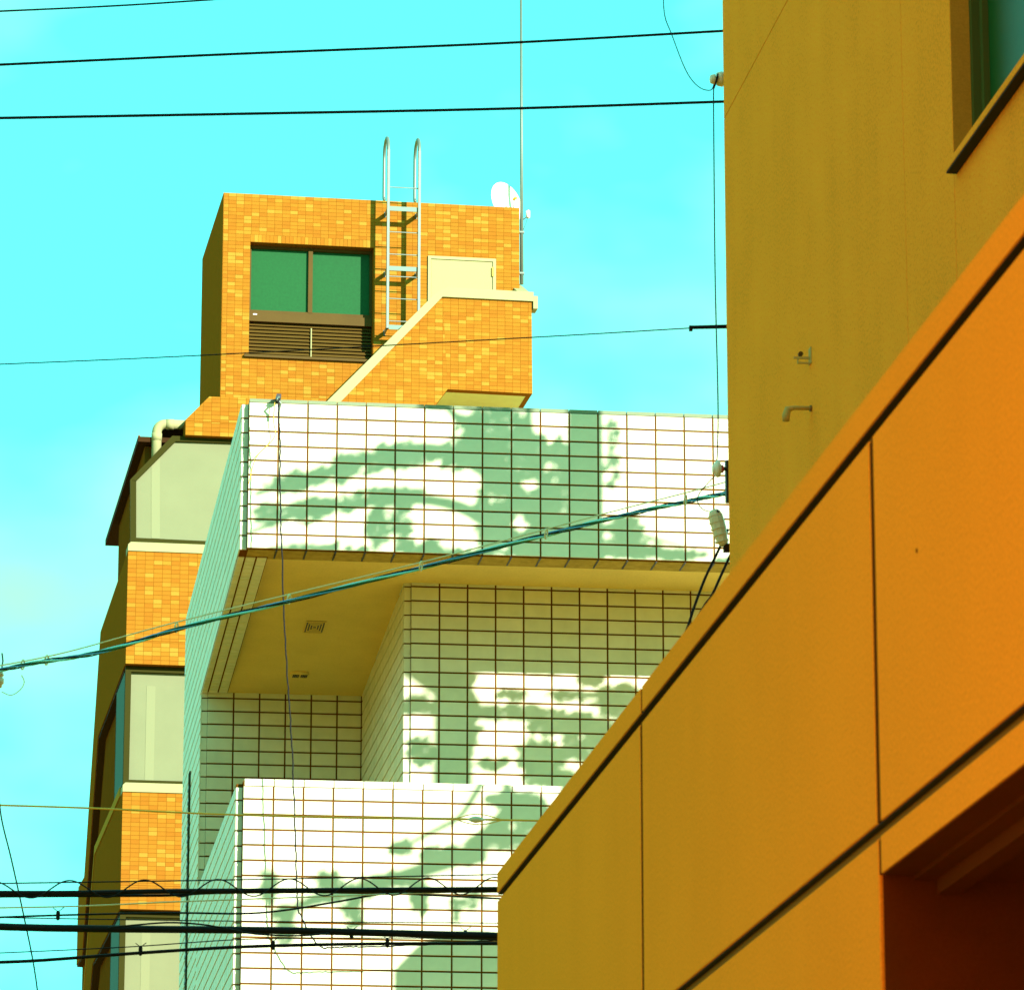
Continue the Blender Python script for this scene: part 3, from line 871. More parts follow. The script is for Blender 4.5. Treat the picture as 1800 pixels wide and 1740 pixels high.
MB().tube([Vector((0, 0, 0)) - dn * 0.03, Vector((0.0, 0.10, -0.14)), Vector((0.0, 0.10, zTt - dc.z))], 0.02, 8).build('stand', 'galv', dish)

pv = 0.24
pc0 = BW(330, 747, pv)
dp = empty('drain_pipe', pc0, DEL, 'cream drain pipe bending down beside the chamfered top window', 'pipe')
h0 = Vector((0, 0, 0)); he = B3(276, 745, pv) - B3(330, 747, pv); hd = B3(274, 830, pv) - B3(330, 747, pv)
RP_ = 0.056
path = [Vector((0, 0, he.z))]
cr_ = 0.10
path.append(Vector((he.x + cr_, 0, he.z)))
for k in range(1, 7):
    a = math.pi / 2 * k / 6
    path.append(Vector((he.x + cr_ - cr_ * math.sin(a), 0, he.z - cr_ + cr_ * math.cos(a))))
path.append(Vector((he.x, 0, hd.z)))
MB().tube(path, RP_, 16).build('pipe', 'cream', dp, True)
for q, ax in ((path[1] + Vector((.05, 0, 0)), (1, 0, 0)), (path[-2] + Vector((0, 0, -.06)), (0, 0, 1))):
    ax = Vector(ax)
    MB().tube([q - ax * .045, q + ax * .045], RP_ + 0.005, 16).build('collar', 'cream', dp, True)

# ================================================================== orange panelled building
XP = 1.7
Yf = at_X(873, 1600, XP).y
def zx(x, y): return at_X(x, y, XP).z
z_a = (zx(1508, 720) + zx(1105.9, 1234.6) + zx(874.5, 1532.5)) / 3
z_b = (zx(1557.6, 720) + zx(935.4, 1490) + zx(873.3, 1567)) / 3
z_c = (zx(1574.8, 720) + zx(940, 1498.6) + zx(1494, 820)) / 3
z_d = (zx(1800, 1231) + zx(1545, 1447)) / 2
z_e = (zx(1800, 1260) + zx(1545, 1477)) / 2
z_f = (zx(1800, 1335) + zx(1548, 1541)) / 2
yj1 = at_X(1127, 1230, XP).y
yj1b = at_X(1129, 1600, XP).y
yj2 = at_X(1535, 1000, XP).y
yop = at_X(1550, 1600, XP).y
YN = 2.0
print('orange: Yf %.2f z %.2f %.2f %.2f %.2f %.2f %.2f joints %.2f %.2f %.2f' % (Yf, z_a, z_b, z_c, z_d, z_e, z_f, yj1, yj1b, yj2), zx(1508, 720), zx(1105.9, 1234.6), zx(874.5, 1532.5), zx(1800, 1231), zx(1545, 1447))
ob = empty('orange_panelled_building', (XP, Yf, 0), 0, 'orange metal panelled low building with dark grooves, in the right foreground', 'building')
PT = 0.018
def opanel(name, y0, y1, z0, z1, mat='panel', x0=0.0, x1=PT, j=0.017):
    mb = MB(); y0 += j; y1 -= j
    b = 0.003
    # bevelled front edge towards -x
    i = len(mb.v)
    mb.prism([(x0 + b, y0 - Yf, z0), (x0 + b, y1 - Yf, z0), (x0 + b, y1 - Yf, z1), (x0 + b, y0 - Yf, z1)], (x1 - b - x0, 0, 0))
    mb.tilepoly([(x0 + b, y0 - Yf, z0), (x0 + b, y1 - Yf, z0), (x0 + b, y1 - Yf, z1), (x0 + b, y0 - Yf, z1)], (-1, 0, 0), b, b)
    return mb.build(name, mat, ob)
opanel('coping_panel', yj1, Yf, z_b, z_a, j=0.011); opanel('coping_panel', YN, yj1, z_b, z_a, j=0.011)
opanel('wall_panel', yj1b, Yf, z_d, z_c); opanel('wall_panel', yj2, yj1b, z_d, z_c); opanel('wall_panel', YN, yj2, z_d, z_c)
opanel('wall_panel', yj1b - .0, Yf, 0.9, z_e); opanel('wall_panel', yop + .003, yj1b, 0.9, z_e)
opanel('lintel_panel', YN, yop, z_f, z_e, j=0.001)
for zt_ in (z_b, z_d):  # black strips paint the shadow along the top of each groove
    MB().box(0.004, PT, YN - Yf, -0.002, zt_ - 0.0035, zt_ - 0.0005).build('groove_shadow_strip', 'shadow_black', ob)
gp = MB(); gp.box(PT + 0.001, PT + 0.012, YN - Yf, -0.004, z_f, z_a - 0.002); gp.box(PT + 0.001, PT + 0.012, yop - Yf, -0.004, 0.0, z_f - .001)
gp.build('gap_backing', 'panel_gap', ob)
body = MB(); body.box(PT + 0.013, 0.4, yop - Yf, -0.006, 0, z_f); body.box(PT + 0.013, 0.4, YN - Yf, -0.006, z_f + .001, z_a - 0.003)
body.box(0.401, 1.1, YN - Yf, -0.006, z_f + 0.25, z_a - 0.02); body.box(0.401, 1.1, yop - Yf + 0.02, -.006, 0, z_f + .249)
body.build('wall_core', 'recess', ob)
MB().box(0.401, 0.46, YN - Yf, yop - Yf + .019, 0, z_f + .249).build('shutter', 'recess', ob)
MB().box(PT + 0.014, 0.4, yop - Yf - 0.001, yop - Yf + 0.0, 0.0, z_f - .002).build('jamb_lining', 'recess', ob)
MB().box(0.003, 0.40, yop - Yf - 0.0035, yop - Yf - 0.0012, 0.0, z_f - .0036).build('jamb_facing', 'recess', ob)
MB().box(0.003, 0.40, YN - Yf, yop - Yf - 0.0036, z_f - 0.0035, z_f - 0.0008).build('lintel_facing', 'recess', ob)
for yy_, z0_, z1_, hw_ in ((yj1, z_b, z_a, .0115), (yj1b, z_d, z_c, .0175), (yj2, z_d, z_c, .0175), (yop + .01, z_f, z_e, .010)):
    MB().box(0.0016, PT - .002, yy_ - Yf - hw_, yy_ - Yf + hw_, z0_ + .001, z1_ - .004).build('joint_seal', 'joint', ob)
sh_ = at_X(1612, 968, XP)
MB().tube([(-.0015, sh_.y - Yf, sh_.z), (.003, sh_.y - Yf, sh_.z)], [.004, .0055], 10).build('screw_head', 'joint', ob)
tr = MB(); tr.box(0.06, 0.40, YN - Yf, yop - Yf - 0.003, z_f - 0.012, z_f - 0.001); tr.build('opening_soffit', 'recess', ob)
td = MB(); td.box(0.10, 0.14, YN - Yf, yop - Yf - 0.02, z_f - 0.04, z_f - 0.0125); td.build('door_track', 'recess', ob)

# ================================================================== olive building
XO = 3.0
Yo = at_X(1276, 490, XO).y
def zo(x, y): return at_X(x, y, XO).z
yv = at_X(1589.5, 300, XO).y
z_sm = 0.5 * (zo(1283, 190) + zo(1385, 0))
OT = 13.5
XOR = 9.0
yw1 = at_X(1673, 150, XO).y
zw0 = 0.5 * (zo(1668, 300) + zo(1798, 124))
YON = 8.0
yw0 = YON + 1.2
zw1 = zw0 + 1.35
print('olive: Yo %.2f joint %.2f seam %.2f window y %.2f z %.2f %.2f' % (Yo, yv, z_sm, yw1, zw0, zw1))
oo = empty('olive_stucco_building', (XO, Yo, 0), 0, 'olive stucco building wall with a window and pipe stubs', 'building')
def owall(y0, y1, z0, z1, j=0.0025):
    MB().box(0, 0.12, y0 - Yo + j, y1 - Yo - j, z0 + j, z1 - j).build('wall_slab', 'olive', oo)
JO = 0.003
owall(yv, Yo, 0, z_sm); owall(yv, Yo, z_sm, OT)
owall(yw1, yv, 0, OT)
owall(YON, yw1, 0, zw0); owall(YON, yw1, zw1, OT); owall(YON, yw0, zw0, zw1)
oc = MB(); oc.box(0.121, XOR - XO, YON - Yo, -.01, 0, zw0 - 0.05); oc.box(0.121, XOR - XO, YON - Yo, -.01, zw1 + 0.05, OT); oc.box(0.5, XOR - XO, YON - Yo, -.01, zw0 - .05, zw1 + .05); oc.box(.121, .5, yw1 - Yo + .02, -.01, zw0 - .05, zw1 + .05)
oc.build('wall_core', 'olive_dark', oo)
gj = MB(); gj.box(0.006, 0.12, yv - Yo - 0.003, yv - Yo + 0.003, 0, OT); gj.box(0.006, 0.12, yv - Yo + .0031, -0.003, z_sm - 0.003, z_sm + 0.003)
gj.build('joint_seal', 'olive_dark', oo)
wf = MB(); a, b_ = yw0 - Yo, yw1 - Yo
for k, (x, t) in enumerate(((0.06, 0.035), (0.085, 0.07))):
    wf.box(x, x + 0.05, b_ - t, b_ - .003, zw0 + t, zw1 - t); wf.box(x, x + 0.05, a + .003, a + t, zw0 + t, zw1 - t)
    wf.box(x, x + 0.05, a + .003, b_ - .003, zw0 + .003, zw0 + t); wf.box(x, x + 0.05, a + .003, b_ - .003, zw1 - t, zw1 - .003)
ow = wf.build('window', 'alu_green', oo)
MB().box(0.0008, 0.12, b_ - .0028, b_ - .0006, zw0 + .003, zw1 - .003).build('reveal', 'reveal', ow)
MB().box(0.105, 0.115, a + 0.07, b_ - 0.07, zw0 + 0.07, zw1 - 0.07).build('pane', 'glass', ow)
ys0 = at_X(1665, 302, XO - 0.03).y - Yo
MB().prism([(-0.035, 0, zw0 - 0.035), (-0.035, 0, zw0 - 0.012), (0.06, 0, zw0 + 0.002), (0.06, 0, zw0 - 0.035)], (0, a - .1 - ys0, 0)).build('sill', 'olive', ow)
sill_ = [c for c in ow.children if c.name.startswith('sill')][-1]
sill_.location = (0, ys0, 0)
MB().box(-0.033, 0.0, a - .1, ys0 - .002, zw0 - 0.041, zw0 - 0.0355).build('drip_seal', 'shadow_black', ow)  # black strip paints the shadow under the sill
# pipe stubs
def stub(px, py, tipx, tipy):
    w = at_X(px, py, XO); w.x -= XO; w.y -= Yo
    L = abs(px - tipx) / F * (at_X(px, py, XO) - CAM).dot(FW)
    return w, L
w, L = stub(1427, 718, 1373, 720); L *= 0.86
ps = MB(); ps.tube([w + Vector((0.01, 0, 0)), w + Vector((-L + .03, 0, 0)), w + Vector((-L + .008, 0, -0.006)), w + Vector((-L, 0, -0.03)), w + Vector((-L, 0, -0.05))], [0.0075, .008, .013, .0145, .013], 12)
ps.build('pipe_stub', 'concrete', oo, True)
MB().tube([w + Vector((-0.002, 0, 0)), w + Vector((-0.007, 0, 0))], 0.012, 12).build('pipe_flange', 'olive_dark', oo)
w, L = stub(1425, 626, 1390, 628); L *= 0.86
br = MB(); br.box(w.x - 0.004, w.x + .002, w.y - 0.02, w.y + .02, w.z - .03, w.z + .03); br.box(w.x - L, w.x - .004, w.y - .004, w.y + .004, w.z - .012, w.z - .004)
br.box(w.x - L * .8, w.x - .004, w.y - .004, w.y + .004, w.z - .030, w.z - .024); br.box(w.x - L * .8, w.x - L * .72, w.y - .004, w.y + .004, w.z - .0239, w.z - .0121)
br.build('pipe_bracket', 'concrete', oo)
MB().tube([w + Vector((-L * .6, -.006, .006)), w + Vector((-L * .6, .006, .006))], 0.009, 10).build('bracket_bolt', 'brown', oo)

# ================================================================== cables
def smooth_path(pts, n=10):
    out = []
    P = [pts[0] * 2 - pts[1]] + pts + [pts[-1] * 2 - pts[-2]]
    for i in range(1, len(P) - 2):
        for k in range(n):
            t = k / n
            a, b, c, d_ = P[i - 1], P[i], P[i + 1], P[i + 2]
            out.append(0.5 * ((2 * b) + (c - a) * t + (2 * a - 5 * b + 4 * c - d_) * t * t + (3 * b - a - 3 * c + d_) * t ** 3))
    out.append(pts[-1])
    return out
def cable(name, pix, Y, wpx, mat, label, cat='cable', group=None, wig=0.0, Y2=None, n=10, seg=6):
    """a cable strung through the given picture points in an upright plane at depth Y..Y2, wpx wide in the picture"""
    pts = []
    for k, (x, y) in enumerate(pix):
        yy = Y if Y2 is None else Y + (Y2 - Y) * k / (len(pix) - 1)
        pts.append(at_Y(x, y, yy))
    pa = smooth_path(pts, n)
    r = wpx / 2 / F * Y
    base = pa[0].copy()
    if wig:
        pa = [p + Vector((random.uniform(-1, 1), 0, random.uniform(-1, 1))) * wig for p in pa]
    o = MB().tube([p - base for p in pa], r, seg).build(name, mat, None, True)
    o.location = base
    tag(o, label, cat, group)
    return o
YC = 21.0
cable('overhead_wire', [(-60, 23), (200, 11), (420, -3), (700, -20)], YC, 3.6, 'wire', 'thin dark wire cutting the top left corner of the sky', 'wire')
cable('overhead_wire', [(-60, 117), (400, 96), (870, 77), (1270, 55), (1360, 50)], YC, 5.2, 'wire', 'upper of two black wires crossing the sky above the ladder', 'wire')
cable('overhead_wire', [(-60, 209), (400, 201), (870, 192), (1275, 179), (1360, 176)], YC, 5.6, 'wire', 'lower of two black wires crossing the sky just above the ladder', 'wire')
cable('overhead_wire', [(-60, 643), (350, 625), (940, 593), (1212, 577)], YC - 1, 2.2, 'wire', 'hair-thin wire crossing the brick tower to a black clamp bar', 'wire')
for px, py in ((868, 77.5), (868, 191.5), (1140, 183)):
    pass
# bundled cyan cable with its messenger wire
bund = [(-60, 1192), (40, 1169), (180, 1145), (310, 1106), (510, 1056), (740, 998), (960, 940), (1100, 905), (1210, 881), (1280, 866)]
YB = 17.6
bp_ = smooth_path([at_Y(x, y, 19.5 + (YB - 19.5) * k / (len(bund) - 1)) for k, (x, y) in enumerate(bund)], 40)
bo = empty('cable_bundle', bp_[0], 0, 'cyan and green twisted cable bundle sagging across the white balcony', 'cable')
for k_, (m_, w_) in enumerate((('wire_cyan', 4.4), ('wire_green', 3.8), ('wire_blue', 3.2), ('wire', 2.6))):
    r_ = w_ / 2 / F * 18.5
    q_ = []
    for i_, p_ in enumerate(bp_):
        a_ = i_ * 0.155 + math.sin(i_ * .021) * 1.3 + k_ * math.pi / 2
        q_.append(p_ - bp_[0] + Vector((0, math.cos(a_), math.sin(a_))) * (0.0058 if k_ < 3 else 0.009))
    MB().tube(q_, r_, 6).build('strand', m_, bo, True)
cable('messenger_wire', [(-60, 1180), (100, 1150), (300, 1096), (507, 1045), (738, 989), (960, 930), (1100, 893), (1210, 865), (1280, 846)], 19.4, 2.4, 'wire_pale', 'pale messenger wire running just above the cyan cable bundle', 'wire', Y2=YB)
ring_no = ['tie ring at the far left end', 'second tie ring from the left', 'tie ring in front of the orange spandrel', 'tie ring below the square ceiling vent', 'tie ring under the middle of the upper parapet', 'tie ring over the right half of the upper parapet', 'tie ring nearest the junction box']
for k, (x, y) in enumerate(((40, 1168), (82, 1160), (310, 1103), (508, 1053), (740, 995), (960, 938), (1205, 879))):
    yy = 19.5 + (YB - 19.5) * (x + 60) / 1340
    c = at_Y(x, y, yy)
    s = 1 / F * 19
    ringp = [Vector((math.sin(a) * 3.0 * s + 4 * s * math.cos(a) * .3, math.sin(a) * 0.02, math.cos(a) * 8.5 * s)) for a in [2 * math.pi * q / 14 for q in range(15)]]
    o = MB().tube(ringp, 1.5 * s, 6, False).build('tie_ring', 'wire_pale', None, True)
    o.location = c
    tag(o, ring_no[k] + ' of the cyan cable bundle', 'tie ring', 'rings of the cyan cable bundle')
# thin vertical leads
cable('drop_wire', [(1166, -30), (1168, 25), (1181, 62), (1206, 125), (1228, 153), (1249, 159), (1256, 146)], 16.95, 2.0, 'wire', 'thin wire looping down from above to the upper insulator', 'wire')
cable('drop_wire', [(1254.5, 150), (1254.5, 210), (1257, 480), (1262, 700), (1261.5, 780), (1260, 812)], 16.9, 2.4, 'wire', 'thin wire hanging straight between the two wall insulators', 'wire')
cable('drop_wire', [(1257, 836), (1240, 854), (1229, 868), (1226, 880), (1231, 891), (1242, 898), (1260, 900)], 16.9, 2.0, 'wire', 'thin wire loop between lower insulator and junction box', 'wire')
cable('drop_cable', [(1280, 930), (1264, 965), (1240, 1015), (1222, 1062), (1208, 1104), (1190, 1150)], 17.0, 5.0, 'wire', 'upper of two black cables dropping from the junction box', 'cable')
cable('drop_cable', [(1284, 975), (1268, 1010), (1252, 1045), (1240, 1062), (1220, 1095)], 17.0, 5.0, 'wire', 'lower of two black cables dropping behind the orange coping', 'cable')
cable('hanging_cable', [(490, 700), (489.5, 730), (492, 770), (492.5, 850), (495, 960), (503, 1150), (513, 1310), (519, 1470), (523, 1588), (530, 1610), (547, 1645), (565, 1664), (585, 1665), (640, 1663), (720, 1661), (880, 1652)], YW - 0.35, 2.6, 'wire', 'thin twisted cable hanging down over both white balconies', 'cable', wig=0.004, n=14)
cable('hanging_cable', [(483, 705), (481, 740), (484, 760), (478, 775), (450, 805), (437, 850)], YW - 0.06, 1.6, 'wire_orange', 'short thin lead curling on the left end of the upper parapet', 'wire')
cable('span_wire', [(-60, 1413), (160, 1420), (320, 1428), (560, 1436), (835, 1440), (960, 1442), (1060, 1443)], 22, 3.4, 'wire_orange', 'orange wire crossing the lower white balcony', 'wire')
cable('guy_wire', [(-4, 1380), (3, 1440), (20, 1510), (42, 1610), (60, 1700), (72, 1790)], 20, 2.6, 'wire', 'thin slanting wire in the sky at the lower left corner', 'wire')
# lower cable group
YL = 19.0
wave = []
x = -70.0
main = lambda x: 1569 - 0.0075 * max(0, x)
while x < 900:
    ph = (x - 122) / (135 - 0.012 * x) * 2 * math.pi
    wave.append((x, main(x) - 6 - 15 * math.cos(ph)))
    x += 11
cable('power_cable', [(-60, 1569), (120, 1569), (300, 1566), (600, 1564), (900, 1562)], YL, 9.0, 'wire', 'thick black cable with a wavy lashing, upper of the low pair', 'cable')
cable('power_cable', [(-60, 1575), (140, 1574), (300, 1573), (420, 1568), (900, 1566)], YL + .03, 5.0, 'wire', 'thinner black cable lying under the wavy lashed cable', 'cable')
cable('lashing_wire', wave, YL - .02, 2.6, 'wire', 'wavy black lashing wire wound around the low cable', 'wire', n=3)
cable('span_wire', [(-60, 1553), (400, 1546), (900, 1536)], YL + .05, 2.4, 'wire', 'thin straight wire through the crests of the wavy lashing', 'wire')
cable('span_wire', [(-60, 1596), (140, 1592), (320, 1584), (600, 1574), (900, 1564)], YL + .1, 2.6, 'wire_pale', 'pale thin wire just below the wavy lashed cable', 'wire')
cable('span_cable', [(-60, 1614), (103, 1608), (300, 1604), (430, 1605), (510, 1598), (600, 1583), (680, 1570), (760, 1573), (900, 1580)], YL + .2, 3.6, 'wire', 'bowed black cable rising between the two thick low cables', 'cable')
cable('span_wire', [(-60, 1611), (300, 1617), (600, 1620), (900, 1622)], YL + .25, 2.0, 'wire', 'thin straight wire just above the thickest low cable', 'wire')
cable('power_cable', [(-60, 1626), (60, 1630), (200, 1632), (500, 1635), (700, 1640), (900, 1645)], YL, 13.0, 'wire', 'thickest black cable across the bottom of the picture', 'cable')
cable('span_cable', [(190, 1630), (240, 1625), (300, 1621), (360, 1625), (410, 1634), (450, 1641), (520, 1644), (580, 1640)], YL - .05, 3.2, 'wire', 'loose cable arching over and under the thickest low cable', 'cable')
cable('span_wire', [(-60, 1677), (220, 1664), (440, 1650), (700, 1648), (900, 1652)], YL + .1, 2.0, 'wire', 'thin suspension wire above the lowest black cable', 'wire')
cable('span_cable', [(-60, 1692), (60, 1688), (250, 1674), (440, 1663), (680, 1658), (900, 1658)], YL + .1, 6.0, 'wire', 'lowest black cable hung from small clips', 'cable')
for k, (x, y, lb) in enumerate(((102, 1608, 'small black clip near the left end of the bowed cable'), (247, 1670, 'small black clip hanging in front of the frosted window'), (480, 1660, 'small black clip at the left end of the lower balcony'), (681, 1656, 'small black clip near the middle of the lower balcony'), (618, 1641, 'black clip under the thickest low cable'), (818, 1642, 'black clip under the thickest cable by the orange wall'))):
    c = at_Y(x, y, YL + .1)
    s = YL / F
    cb = MB(); cb.tube([(0, 0, 8 * s), (0, 0, 5 * s), (0, 0, -6 * s), (0, 0, -9 * s)], [2 * s, 3.6 * s, 3.6 * s, 2 * s], 8)
    cb.tube([(-9 * s, 0, 13 * s), (0, 0, 6 * s), (10 * s, 0, 14 * s)], 0.8 * s, 5)
    o = cb.build('cable_clip', 'wire')
    o.location = c
    tag(o, lb, 'clip', 'clips on the low cables')

# splice on the orange wire
c = at_Y(837, 1440, 21.9); s = 22 / F
sp = empty('wire_splice', c, 0, 'pale spindle splice on the orange wire at lower balcony', 'splice')
MB().lathe((-15 * s, 0, 0), (1, 0, 0), [(0, .8 * s), (5 * s, 4 * s), (13 * s, 6.5 * s), (22 * s, 5 * s), (32 * s, .8 * s)], 12).build('spindle', 'porcelain', sp, True)
for sgn in (-1, 1):
    MB().tube(smooth_path([Vector((-38 * s, 0, 0)), Vector((-12 * s, -2 * s, sgn * 8 * s)), Vector((14 * s, -2 * s, sgn * 8.5 * s)), Vector((48 * s, 0, 0))], 6), 1.0 * s, 5).build('loop_wire', 'wire_orange', sp)

# ================================================================== insulators and fittings at the olive corner
def fitting(name, px, py, Y, label, cat):
    return empty(name, at_Y(px, py, Y), 0, label, cat), Y / F
o, s = fitting('wall_insulator', 1256, 140, 16.85, 'white porcelain insulator at the olive wall edge against the sky', 'insulator')
MB().lathe((-9 * s, -.004, -1 * s), (1, 0.15, .12), [(0, 2 * s), (1.5 * s, 8 * s), (6 * s, 9.5 * s), (9 * s, 10 * s), (11 * s, 6 * s), (13 * s, 6 * s), (15 * s, 13 * s), (24 * s, 15 * s), (26 * s, 11 * s), (34 * s, 10 * s)], 18).build('porcelain_body', 'porcelain', o, True)
MB().tube([(-2 * s, 0, -18 * s), (1 * s, -10 * s, -9 * s), (3 * s, -12 * s, 0), (5 * s, -8 * s, 8 * s)], 1.8 * s, 6).build('tie_wire', 'wire', o)
o, s = fitting('wall_insulator', 1265, 824, 16.9, 'white insulator with a red ring at the olive wall edge', 'insulator')
MB().lathe((-14 * s, 0, -1 * s), (1, 0, .05), [(0, 3 * s), (1 * s, 8 * s), (4 * s, 9 * s), (5 * s, 12 * s), (9 * s, 16 * s), (14 * s, 15 * s), (16 * s, 9 * s)], 18).build('porcelain_body', 'white', o, True)
MB().lathe((2.2 * s, 0, -.3 * s), (1, 0, .05), [(0, 6 * s), (1 * s, 7.5 * s), (4 * s, 7.5 * s), (5 * s, 5 * s)], 16).build('ring', 'red', o, True)
MB().tube([(7 * s, 0, 0), (14 * s, 0, 1 * s)], 4 * s, 8).build('stud', 'black', o)
MB().box(12 * s, 26 * s, 0, .03, -62 * s, 17 * s).build('bracket', 'black', o)
o, s = fitting('junction_box', 1264, 928, 16.9, 'white ribbed junction box hanging at the olive wall edge', 'junction box')
ax_ = [Vector((-9, 0, 34)), Vector((-8, 0, 30)), Vector((-5, 0, 18)), Vector((0, 0, 0)), Vector((4, 0, -18)), Vector((8, 0, -30)), Vector((9, 0, -34))]
MB().tube([p * s for p in ax_], [r * s for r in (7, 11, 14, 14, 12, 9, 5)], 8).build('housing', 'porcelain', o)
for k in range(5):
    p = Vector((-6.5 + 2.9 * k, 0, 23 - 12 * k)); n_ = Vector((0.25, 0, -1)).normalized()
    MB().tube([(p - n_ * 1.6) * s, (p + n_ * 1.6) * s], (15.3 - abs(k - 1.5) * .9) * s, 8).build('rib', 'porcelain', o)
MB().tube([(-9 * s, -6 * s, 26 * s), (-2 * s, -10 * s, 30 * s)], 3 * s, 8).build('gland', 'black', o)
MB().box(8 * s, 19 * s, -6 * s, 6 * s, -45 * s, -30 * s).build('terminal', 'darkbrown', o)
o, s = fitting('strain_clamp', 1245, 575, 17.0, 'black strain clamp bar sticking out from the olive wall', 'clamp')
MB().tube([(-35 * s, 0, -2 * s), (-33 * s, 0, -2 * s), (40 * s, 0, 2.5 * s)], [2.5 * s, 3.6 * s, 4 * s], 8).build('bar', 'wire', o)
MB().box(-36 * s, -30 * s, -3 * s, 3 * s, -9 * s, 1 * s).build('eye', 'wire', o)
# bracket on the coping of the upper parapet
o, s = fitting('cable_bracket', 490, 699, YW - 0.1, 'small black cable bracket on top of the upper white parapet', 'bracket')
MB().box(-4 * s, 4 * s, -.02, .12, -2 * s, 6 * s).build('clamp', 'black', o)
MB().tube([(0, -.02, 0), (-4 * s, -.05, -6 * s), (3 * s, -.05, -14 * s), (0, -.03, -26 * s)], 2.2 * s, 6).build('thimble', 'galv', o)
MB().tube([(-4 * s, .02, -2 * s), (-14 * s, .04, -4 * s)], 1.2 * s, 6).build('stay', 'black', o)
# insulator at the left border
o, s = fitting('line_insulator', 0, 1196, 19.4, 'white insulator with a wire loop at the left picture edge', 'insulator')
MB().lathe((0, 0, 17 * s), (0, 0, -1), [(0, 1 * s), (2 * s, 5 * s), (8 * s, 7 * s), (10 * s, 4.5 * s), (12 * s, 4.5 * s), (14 * s, 7 * s), (22 * s, 7 * s), (25 * s, 4 * s), (30 * s, 3 * s)], 14).build('porcelain_body', 'porcelain', o, True)
MB().tube(smooth_path([Vector((3 * s, 0, -20 * s)), Vector((20 * s, 0, -26 * s)), Vector((36 * s, 0, -16 * s)), Vector((43 * s, 0, -2 * s)), Vector((38 * s, 0, 11 * s))], 6), .9 * s, 5).build('loop_wire', 'wire_pale', o)
MB().tube([(2 * s, 0, 18 * s), (4 * s, 0, 36 * s), (2 * s, 0, 50 * s)], 1.4 * s, 5).build('hanger', 'wire', o)

# ================================================================== street tree and utility pole that shade the white walls
def cast(px, py, t, Y=None):
    return at_Y(px, py, YW if Y is None else Y) + SDIR * t
tp = cast(1012, 850, 7.8); tp.z = 0
tree = empty('street_tree', tp, 0, 'leafy street tree casting the dappled shade on the white building', 'tree')
def limb(name, pts, r0, r1):
    n = len(pts)
    MB().tube(smooth_path(pts, 6), [r0 + (r1 - r0) * k / ((n - 1) * 6) for k in range((n - 1) * 6 + 1)], 8).build(name, 'bark', tree, True)
ztr = cast(1012, 985, 7.8).z
limb('trunk', [Vector((0, 0, 0)), Vector((.03, .05, 3)), Vector((-.03, 0, 7)), Vector((0, .04, ztr)), Vector((.03, 0, ztr + 1.8))], 0.20, 0.07)
fork = Vector((0, .04, ztr - .2))
def tl(px, py, t, Y=None): return cast(px, py, t, Y) - tp
limb('limb', [fork, tl(900, 860, 7.6), tl(760, 790, 7.3), tl(600, 822, 7), tl(450, 868, 6.7)], 0.09, 0.02)
limb('limb', [fork, tl(880, 930, 7.2), tl(760, 880, 6.8), tl(560, 895, 6.5), tl(440, 935, 6.3)], 0.07, 0.015)
limb('limb', [tl(880, 850, 7.6), tl(850, 780, 7.2), tl(790, 720, 7), tl(760, 660, 6.8)], 0.05, 0.015)
limb('limb', [fork, tl(1060, 930, 7.7), tl(1120, 940, 7.6), tl(1200, 960, 7.5)], 0.05, 0.012)
limb('limb', [fork, tl(930, 760, 8), tl(960, 650, 8.1)], 0.06, 0.015)
limb('limb', [Vector((-.03, 0, 7)), tl(960, 1452, 7.8), tl(820, 1502, 8.2), tl(690, 1546, 8.6), tl(560, 1580, 9), tl(475, 1612, 9.3)], 0.10, 0.03)
limb('limb', [Vector((-.03, 0, 7.3)), tl(900, 1398, 7.9), tl(800, 1442, 8.2), tl(700, 1492, 8.5)], 0.04, 0.02)
# leaf clumps: centre and half size as their shade falls on the front wall
clumps = [(862, 748, 60, 36, 130), (905, 800, 62, 46, 190), (822, 800, 52, 30, 110), (870, 900, 34, 62, 120), (960, 905, 34, 46, 80), (985, 830, 22, 60, 70),
          (710, 800, 55, 20, 75), (640, 815, 60, 18, 65), (560, 838, 55, 15, 50), (500, 852, 40, 12, 28), (690, 872, 70, 13, 60), (575, 888, 60, 13, 45),
          (475, 905, 28, 20, 24), (535, 905, 34, 14, 26), (664, 930, 16, 42, 40), (705, 905, 18, 46, 45), (560, 968, 90, 9, 40), (740, 965, 40, 14, 32),
          (815, 978, 55, 12, 45), (1075, 800, 14, 60, 20), (1100, 935, 28, 26, 45), (1110, 968, 50, 13, 50), (1190, 975, 50, 8, 28), (900, 960, 60, 20, 70), (770, 700, 30, 20, 30), (930, 690, 70, 20, 90)]
wall_clumps = [(815, 1180, 22, 26, 60), (815, 1270, 26, 60, 150), (745, 1238, 40, 16, 55), (740, 1320, 18, 26, 30), (900, 1252, 60, 12, 70), (980, 1268, 60, 20, 120), (1040, 1300, 50, 40, 150), (950, 1330, 40, 30, 110),
               (1090, 1230, 50, 26, 110), (1040, 1190, 24, 12, 26), (1000, 1222, 40, 8, 24), (905, 1222, 30, 6, 14), (870, 1340, 24, 10, 22), (760, 1190, 8, 22, 10), (1120, 1290, 40, 50, 120), (980, 1370, 60, 14, 70)]
lf = MB()
